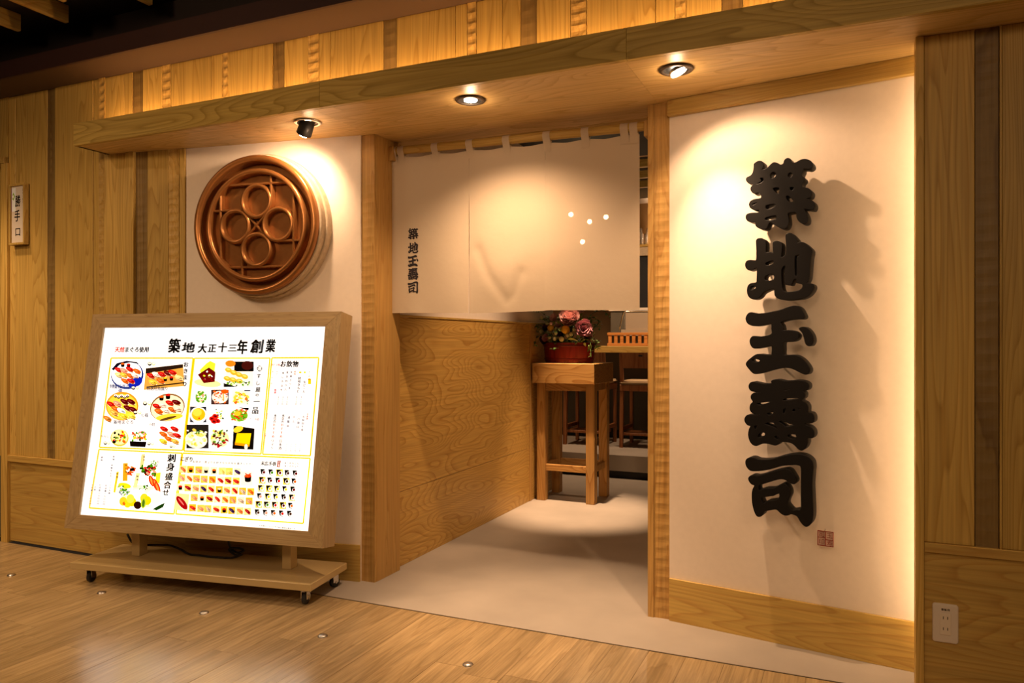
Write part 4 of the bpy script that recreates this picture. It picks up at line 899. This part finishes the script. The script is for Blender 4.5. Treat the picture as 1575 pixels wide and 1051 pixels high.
for z in (.020, -.018):
    for x in (-.0065, .0065): obj('slot', box(x - .0012, x + .0012, -.0098, -.0090, z - .0048, z + .0048), M['slot'], ins)
P = Painter(lambda x, y, l: (x, -.00765 - l, -y))
for k, ch in enumerate('看板用'): P.text(ch, -.009 + .009*k, -.048, .0085, .0085, (.05, .035, .02), bold=.035)
P.build('socket_print', M['print'], root)

# ---- studs along the arcade floor
for k, x in enumerate([-4.074, -3.378, -2.696, -2.024, -1.332]):
    o = obj('floor_stud', lathe([(.021, 0), (.0205, .0025), (.017, .0055), (.010, .0075), (0, .0085)], 24), M['steel'], loc=(x, 2.582, .0003), smooth=True)
    tag(o, ['leftmost round metal stud in the plank floor, below the boarded wall', 'second metal floor stud from the left, near the left caster', 'third metal floor stud from the left, before the menu board', 'fourth metal floor stud from the left, before the right caster', 'rightmost metal floor stud, before the concrete entry'][k], 'floor stud', 'row of metal studs in the plank floor')

# ---- flower stand in the entry
st = empty('flower_stand', (-1.985, 5.69, .0005)); tag(st, 'tall square wooden stand with box top in the entry', 'stand')
lw = .07
for sx, sy in ((-1, -1), (1, -1), (1, 1), (-1, 1)):
    cx_, cy_ = sx * (.2375 - lw/2), sy * (.20 - lw/2)
    obj('leg', box(cx_ - lw/2, cx_ + lw/2, cy_ - lw/2, cy_ + lw/2, 0, .925, .003), M['stand'], st)
for sy in (-1, 1):
    obj('stretcher', box(-.1670, .1670, sy * .165 - .02, sy * .165 + .02, .235, .285, .002), M['stand_x'], st); obj('apron', box(-.1670, .1670, sy * .165 - .02, sy * .165 + .02, .865, .9245, .002), M['stand_x'], st)
for sx in (-1, 1):
    obj('stretcher', box(sx * .2025 - .02, sx * .2025 + .02, -.1295, .1295, .235, .285, .002), M['stand'], st); obj('apron', box(sx * .2025 - .02, sx * .2025 + .02, -.1295, .1295, .865, .9245, .002), M['stand'], st)
obj('box_top', box(-.252, .256, -.262, .245, .925, 1.08, .003), M['stand_x'], st)
# ---- flowers in a red bucket
fl = empty('flower_arrangement', (-2.015, 5.67, 1.081)); tag(fl, 'red oval bucket of pink, yellow and white flowers on the stand', 'flowers')
def oval(profile, sx, sy, seg=48):
    bm = lathe(profile, seg)
    for v in bm.verts: v.co.x *= sx; v.co.y *= sy
    return bm
bk_ = obj('bucket', oval([(0, 0), (.195, 0), (.198, .01), (.212, .16), (.205, .16), (.192, .02), (0, .02)], 1, .72), M['bucket'], fl); autosmooth(bk_, 40)
for z in (.022, .128): autosmooth(obj('hoop', oval([(.199 + z * .085, z), (.203 + z * .085, z + .003), (.203 + z * .085, z + .013), (.200 + z * .085, z + .016)], 1, .72), plain('bucket hoop', (.16, .012, .009), .3, bump=.02), bk_), 40)
obj('moss', oval([(0, .19), (.10, .185), (.17, .165), (.197, .15), (.18, .12), (0, .12)], 1, .72, 24), M['leaf'], fl, smooth=True)
fr_ = random.Random(11); fl_w = .235
def petal(bm, base, d, n, ln, wd, curl):
    """one cupped petal: base point, outward direction, upward normal"""
    d = d.normalized(); s_ = d.cross(n).normalized(); rows = []
    for j in range(4):
        t = j / 3; w = wd * (.35 + .9 * math.sin(math.pi * (.12 + .72 * t))) * .5
        c_ = base + d * (ln * t) + n * (curl * ln * t * t)
        rows.append([bm.verts.new(c_ - s_ * w + n * (.12 * wd)), bm.verts.new(c_ - n * .02 * ln), bm.verts.new(c_ + s_ * w + n * (.12 * wd))])
    for j in range(3):
        for k in range(2): bm.faces.new([rows[j][k], rows[j][k+1], rows[j+1][k+1], rows[j+1][k]])
def bloom(name, loc, r, mat, axis, layers=5, per=9, seed=0):
    q = random.Random(seed); bm = bmesh.new(); ax = Vector(axis).normalized(); ref = ax.cross(Vector((.3, .5, .8))).normalized(); rf2 = ax.cross(ref)
    for l in range(layers):
        open_ = 1 - l / layers
        for k in range(per - l):
            an = 2*math.pi*k/(per - l) + l * .7 + q.uniform(-.2, .2); rad = ref * math.cos(an) + rf2 * math.sin(an)
            d = rad * (.35 + .75 * open_) + ax * (1.1 - .95 * open_)
            petal(bm, ax * (.02 * r * l), d, (ax - rad * .3).normalized(), r * q.uniform(.8, 1.05) * (.72 + .28 * open_), r * .75, .25 + .3 * open_)
    return obj(name, bm, mat, fl, loc=loc, smooth=True)
bloom('peony', (.055, -.11, .335), .105, M['pink'], (.1, -.9, .45), 6, 10, 1)
bloom('peony', (.145, -.10, .265), .085, M['mauve'], (.5, -.8, .1), 5, 9, 2)
bloom('peony', (.09, -.03, .40), .075, M['pink'], (.2, -.6, .8), 5, 9, 3)
bloom('small_bloom', (-.085, -.09, .345), .045, M['pink'], (-.2, -.8, .5), 4, 8, 4); bloom('small_bloom', (-.055, -.07, .30), .04, M['pink'], (-.1, -.9, .3), 4, 8, 5)
bloom('small_bloom', (-.14, -.12, .195), .042, M['mauve'], (-.3, -.9, .2), 4, 8, 6); bloom('small_bloom', (.17, -.06, .20), .05, M['mauve'], (.6, -.7, .2), 4, 8, 7)
for x, y, z in [(-.165, -.10, .165), (-.155, -.085, .275), (-.19, -.06, .185), (-.02, -.13, .225)]: bloom('dark_bloom', (x, y, z), .038, M['purple'], (x, -.8, .3), 3, 8, int(abs(x) * 1000))
def ball(name, loc, r, mat):
    bm = bmesh.new(); bmesh.ops.create_icosphere(bm, subdivisions=3, radius=r)
    for v in bm.verts: v.co *= 1 + .06 * math.sin(v.co.x * 700) * math.sin(v.co.y * 650 + 1) * math.sin(v.co.z * 600 + 2)
    return obj(name, bm, mat, fl, loc=loc, smooth=True)
ball('ball_flower', (.022, -.15, .262), .034, M['yellow']); ball('ball_flower', (-.108, -.13, .277), .026, M['yellow'])
for x, y, z, r in [(-.005, -.165, .188, .020), (-.055, -.15, .235, .017), (-.065, -.155, .19, .015), (.075, -.16, .225, .016), (-.115, -.14, .20, .014), (.045, -.16, .215, .015), (-.21, -.08, .25, .016), (-.205, -.08, .36, .014), (-.06, -.13, .27, .013), (.155, -.11, .33, .014), (-.02, -.15, .265, .012), (-.15, -.1, .31, .013), (.005, -.10, .36, .013)]:
    o = ball('pompon', (x, y, z), r, M['cream']); obj('stem', add_tube(bmesh.new(), [(0, 0, 0), (-x * .2, .03, -.05), (-x * .5, .06, -(z - .14))], .0025, 5), M['leaf'], o)
def leaf_mesh(name, ln, wd, mat, fold=.25):
    bm = bmesh.new(); rows = []
    for j in range(6):
        t = j / 5; w = wd * math.sin(math.pi * min(1, .08 + .92 * t) ** .8) * .5 + .0004; z = .18 * ln * math.sin(t * 2.4)
        rows.append([bm.verts.new((ln * t, -w, z + fold * w)), bm.verts.new((ln * t, 0, z)), bm.verts.new((ln * t, w, z + fold * w))])
    for j in range(5):
        for k in range(2): bm.faces.new([rows[j][k], rows[j][k+1], rows[j+1][k+1], rows[j+1][k]])
    me = bpy.data.meshes.new(name); bm.to_mesh(me); bm.free(); me.materials.append(mat)
    for p in me.polygons: p.use_smooth = True
    return me
for k in range(46):
    a = fr_.uniform(0, 2*math.pi); rr = math.sqrt(fr_.random()); x_, y_ = .235 * rr * math.cos(a), .14 * rr * math.sin(a) - .05
    bb = bmesh.new(); bmesh.ops.create_icosphere(bb, subdivisions=2, radius=fr_.uniform(.008, .014))
    obj('bud', bb, M[fr_.choice(['cream', 'cream', 'leaf2', 'pink'])], fl, loc=(max(x_, -.2), y_, .40 - .9 * (x_*x_ + y_*y_) / .06 * .2 + fr_.uniform(-.10, .03)), smooth=True)
LM = [leaf_mesh('leaf', .075, .034, M['leaf']), leaf_mesh('leaf', .055, .028, M['leaf']), leaf_mesh('leaf', .06, .026, M['leaf2']), leaf_mesh('leaf', .035, .022, M['leaf'])]
for k in range(230):
    a = fr_.uniform(0, 2*math.pi); rr = math.sqrt(fr_.random()); hgt = fr_.uniform(.15, .40) - .06 * rr
    p = (max(fl_w * rr * math.cos(a), -.165), .135 * rr * math.sin(a) - .02, hgt)
    link('leaf', fr_.choice(LM), None, fl, loc=p, rot=(fr_.uniform(-.5, .5), fr_.uniform(-.8, .3), a + fr_.uniform(-.6, .6)))
link('leaf', leaf_mesh('large_leaf', .10, .032, M['leaf2']), None, fl, loc=(.05, -.165, .185), rot=(-.5, .35, -.25))
def vine(pts, n, seed):
    q = random.Random(seed); v = obj('vine', add_tube(bmesh.new(), pts, .002, 5), M['leaf'], fl)
    P_ = [Vector(p) for p in pts]
    for k in range(n):
        t = (k + .5) / n * (len(P_) - 1); i = int(t); c_ = P_[i].lerp(P_[i+1], t - i)
        link('vine_leaf', LM[3], None, v, loc=c_, rot=(q.uniform(-.6, .6), q.uniform(-.3, .9), q.uniform(0, 6.28)))
vine([(.12, -.08, .2), (.20, -.12, .22), (.26, -.13, .16), (.275, -.13, .10)], 9, 1); vine([(.15, -.08, .22), (.22, -.13, .17), (.235, -.17, .10), (.24, -.18, .05)], 9, 2)
vine([(-.12, -.08, .2), (-.19, -.10, .28), (-.205, -.14, .31), (-.205, -.2, .24)], 10, 3); vine([(-.1, -.09, .28), (-.16, -.12, .38), (-.18, -.22, .42), (-.20, -.27, .40)], 9, 4); vine([(-.1, -.1, .18), (-.18, -.14, .23), (-.2, -.2, .20), (-.205, -.25, .13)], 8, 5)
vine([(.1, .03, .3), (.19, .05, .40), (.27, .04, .42), (.33, .03, .36)], 9, 6); vine([(.1, 0, .3), (.2, -.02, .36), (.25, -.03, .33), (.27, -.04, .26)], 8, 7)

# ---- sushi counter on the platform
PZ = .21
ct = empty('sushi_counter', (-1.6, 7.9, PZ)); tag(ct, 'long pale wooden sushi counter on the raised floor', 'counter')
obj('counter_top', box(-2.2, 3.2, -.40, .30, .925, .99, .003), M['board_x'], ct)
obj('front_panel', box(-2.2, 3.2, -.06, -.03, .09, .9245), M['greywall'], ct)
obj('toe_kick', box(-2.2, 3.2, -.02, 0, 0, .30), M['black'], ct)
obj('end_panel', box(-2.2, -2.17, -.028, .28, .0, .9245), M['board_z'], ct)
sf = empty('slatted_guard', (-1.75, 7.92, 1.201)); tag(sf, 'low orange wooden slatted guard along the counter', 'guard rail')
wg = wood('guard timber', (.62, .27, .07), (.48, .18, .04), 'x', rings=6)
obj('top_rail', box(-.62, 1.1, -.018, .018, .118, .146, .002), wg, sf); obj('bottom_rail', box(-.62, 1.1, -.018, .018, 0, .03, .002), wg, sf)
x = -.61
for k in range(26):
    obj('slat', box(x, x + .036, -.010, .010, .0302, .1178, .001), wg, sf); x += .066
obj('back_board', box(-.62, 1.1, .03, .04, 0, .11), M['greywall'], sf)
tr_ = empty('glass_case', (-1.95, 8.12, 1.201)); tag(tr_, 'glass-topped display case with pale metal frame behind the slatted guard', 'display case')
obj('tray_body', box(-.30, .8, -.10, .12, 0, .18, .004), plain('case interior', (.45, .36, .26), .5, bump=.02), tr_)
bm = add_tube(bmesh.new(), [(-.31, -.11, .17), (-.305, -.11, .22), (-.27, -.11, .365), (-.24, -.11, .378), (.8, -.11, .378)], .008, 8); obj('case_frame', bm, M['chrome'], tr_, smooth=True)
obj('glass_pane', box(-.26, .8, -.108, -.104, .19, .37), M['glass'], tr_)
obj('case_back', box(-.30, .8, .10, .12, .18, .37), plain('case back', (.40, .30, .20), .5, bump=.02), tr_)
# ---- counter chairs seen from behind
def chair(x):
    r = empty('counter_chair', (x, 7.36, PZ))
    for sx in (-1, 1):
        bm = bmesh.new(); X = sx * .205
        A = [bm.verts.new((X + dx, -.20 + dy, 0)) for dx, dy in ((-.016, -.018), (.016, -.018), (.016, .018), (-.016, .018))]
        B = [bm.verts.new((X + dx, -.165 + dy, .62)) for dx, dy in ((-.018, -.022), (.018, -.022), (.018, .022), (-.018, .022))]
        C_ = [bm.verts.new((X + dx, -.215 + dy, .925)) for dx, dy in ((-.014, -.012), (.014, -.012), (.014, .012), (-.014, .012))]
        bm.faces.new(A[::-1]); bm.faces.new(C_)
        for a, b_ in ((A, B), (B, C_)):
            for k in range(4): bm.faces.new([a[k], a[(k+1) % 4], b_[(k+1) % 4], b_[k]])
        obj('rear_leg', bm, M['chair'], r)
        obj('front_leg', box(X - .016, X + .016, .17, .205, 0, .61, .003), M['chair'], r)
        obj('side_rail', box(X - .012, X + .012, -.155, .17, .16, .20, .002), M['chair'], r)
    obj('seat_frame', box(-.222, .222, -.20, .215, .555, .615, .004), M['chair'], r)
    bm = box(-.225, .225, -.205, .22, .6155, .655); bmesh.ops.bevel(bm, geom=bm.edges[:], offset=.016, segments=3, affect='EDGES'); obj('seat', bm, M['cushion'], r, smooth=True)
    bm = bmesh.new(); pr = None
    for k in range(9):
        t = k / 8 * 2 - 1; y = -.208 - .02 * (1 - t*t); col = [bm.verts.new((t * .19, y + dy - (z - .8) * .12, z)) for dy, z in ((-.009, .78), (.009, .78), (.009, .93), (-.009, .93))]
        if pr:
            for q in range(4): bm.faces.new([pr[q], pr[(q+1) % 4], col[(q+1) % 4], col[q]])
        else: bm.faces.new(col)
        pr = col
    bm.faces.new(pr[::-1]); obj('backrest', bm, M['chair'], r)
    obj('foot_board', box(-.205, .205, -.18, .06, .12, .145, .002), M['chair'], r)
    obj('label_tag', box(-.02, .02, -.255, -.2495, .895, .91), M['black'], r)
    return r
c1 = chair(-1.80); c2 = copy_tree(c1); c2.location.x = -2.385
tag(c1, 'counter chair with pale seat right beside the doorway post', 'chair', 'chairs at the sushi counter'); tag(c2, 'counter chair mostly hidden behind the flower stand', 'chair', 'chairs at the sushi counter')
# ---- behind the counter
root = empty('black_cabinet', (-1.72, 8.55, PZ)); tag(root, 'tall black cabinet front behind the counter', 'cabinet')
obj('cabinet_body', box(-.75, 1.4, .02, .3, 0, 2.03), M['black'], root)
for k in range(3): obj('cabinet_door', box(-.75 + .7*k + .004, -.75 + .7*(k+1) - .004, -.002, .019, 1.44, 2.02, .003), plain('cabinet door', (.016, .017, .02), .25, bump=.01), root)
obj('ledge', box(-.78, 1.4, -.16, .0, 1.39, 1.425, .003), M['ivory'], root)
obj('lower_front', box(-.76, 1.4, -.14, -.003, 0, 1.388), M['greywall'], root)
obj('top_board', box(-.76, 1.4, -.02, .3, 2.031, 2.13, .003), M['stone'], root)
root = empty('glass_shelf', (-1.72, 8.66, 2.345)); tag(root, 'lit wooden shelf high behind the counter', 'shelf')
obj('shelf_board', box(-.8, 1.2, -.12, .2, 0, .03, .002), M['board_x'], root); obj('shelf_back', box(-.8, 1.2, .2, .22, -.01, .74), M['inwall'], root)
for k, px_ in enumerate((985.5, 996)):
    g = autosmooth(obj('glass_bottle', lathe([(0, .002), (.030, .002), (.034, .006), (.034, .12), (.014, .155), (.012, .20), (.010, .20), (.028, .11), (.028, .012), (0, .01)], 20), M['glass'], loc=(ony(px_, 360, 8.62 + .03*k).x, 8.62 + .03*k, 2.376)), 50)
    tag(g, ['clear glass bottle on the high lit shelf, nearest the curtain edge', 'clear glass bottle on the high lit shelf, nearest the doorway post'][k], 'bottle', 'bottles on the high shelf')
light('shelf_lamp', 'POINT', (-2.05, 8.60, 2.46), 2.2, WARM, radius=.02)
# pendant lamps that shine through the cotton
for k, (x, y, z) in enumerate([(-2.294, 6.5, 2.414), (-1.961, 6.5, 2.368), (-2.114, 6.5, 2.337), (-2.182, 6.5, 2.158)]):
    r = empty('pendant_lamp', (x, y, z)); tag(r, ['pendant bulb glowing through the curtain, leftmost of the group', 'pendant bulb glowing through the curtain, rightmost of the group', 'pendant bulb glowing through the curtain, middle of the upper three', 'pendant bulb glowing through the curtain, lowest of the group'][k], 'lamp', 'pendant bulbs behind the curtain')
    bm = bmesh.new(); bmesh.ops.create_uvsphere(bm, u_segments=16, v_segments=10, radius=.022); obj('bulb', bm, M['bulb'], r, smooth=True)
    obj('lamp_holder', lathe([(0, .06), (.012, .06), (.016, .05), (.016, .018), (0, .018)], 14), M['black'], r); obj('cable', add_tube(bmesh.new(), [(0, 0, .06), (0, 0, 3.12 - z)], .0025, 6), M['black'], r)
# slats and duct under the inner ceiling
for k in range(4):
    tag(obj('inner_slat', box(-3.2, 2.0, 6.35 + k * .45, 6.40 + k * .45, 2.86, 2.93, .002), M['board_x']), ['first', 'second', 'third', 'fourth'][k] + ' wooden slat from the doorway under the inner ceiling', 'ceiling slat', 'slats under the inner ceiling')
o = obj('extractor_duct', box(-2.3, .8, 8.0, 8.3, 2.80, 3.12), M['steel']); tag(o, 'grey extractor duct under the inner ceiling', 'duct')
bpy.data.objects.remove(_fo)
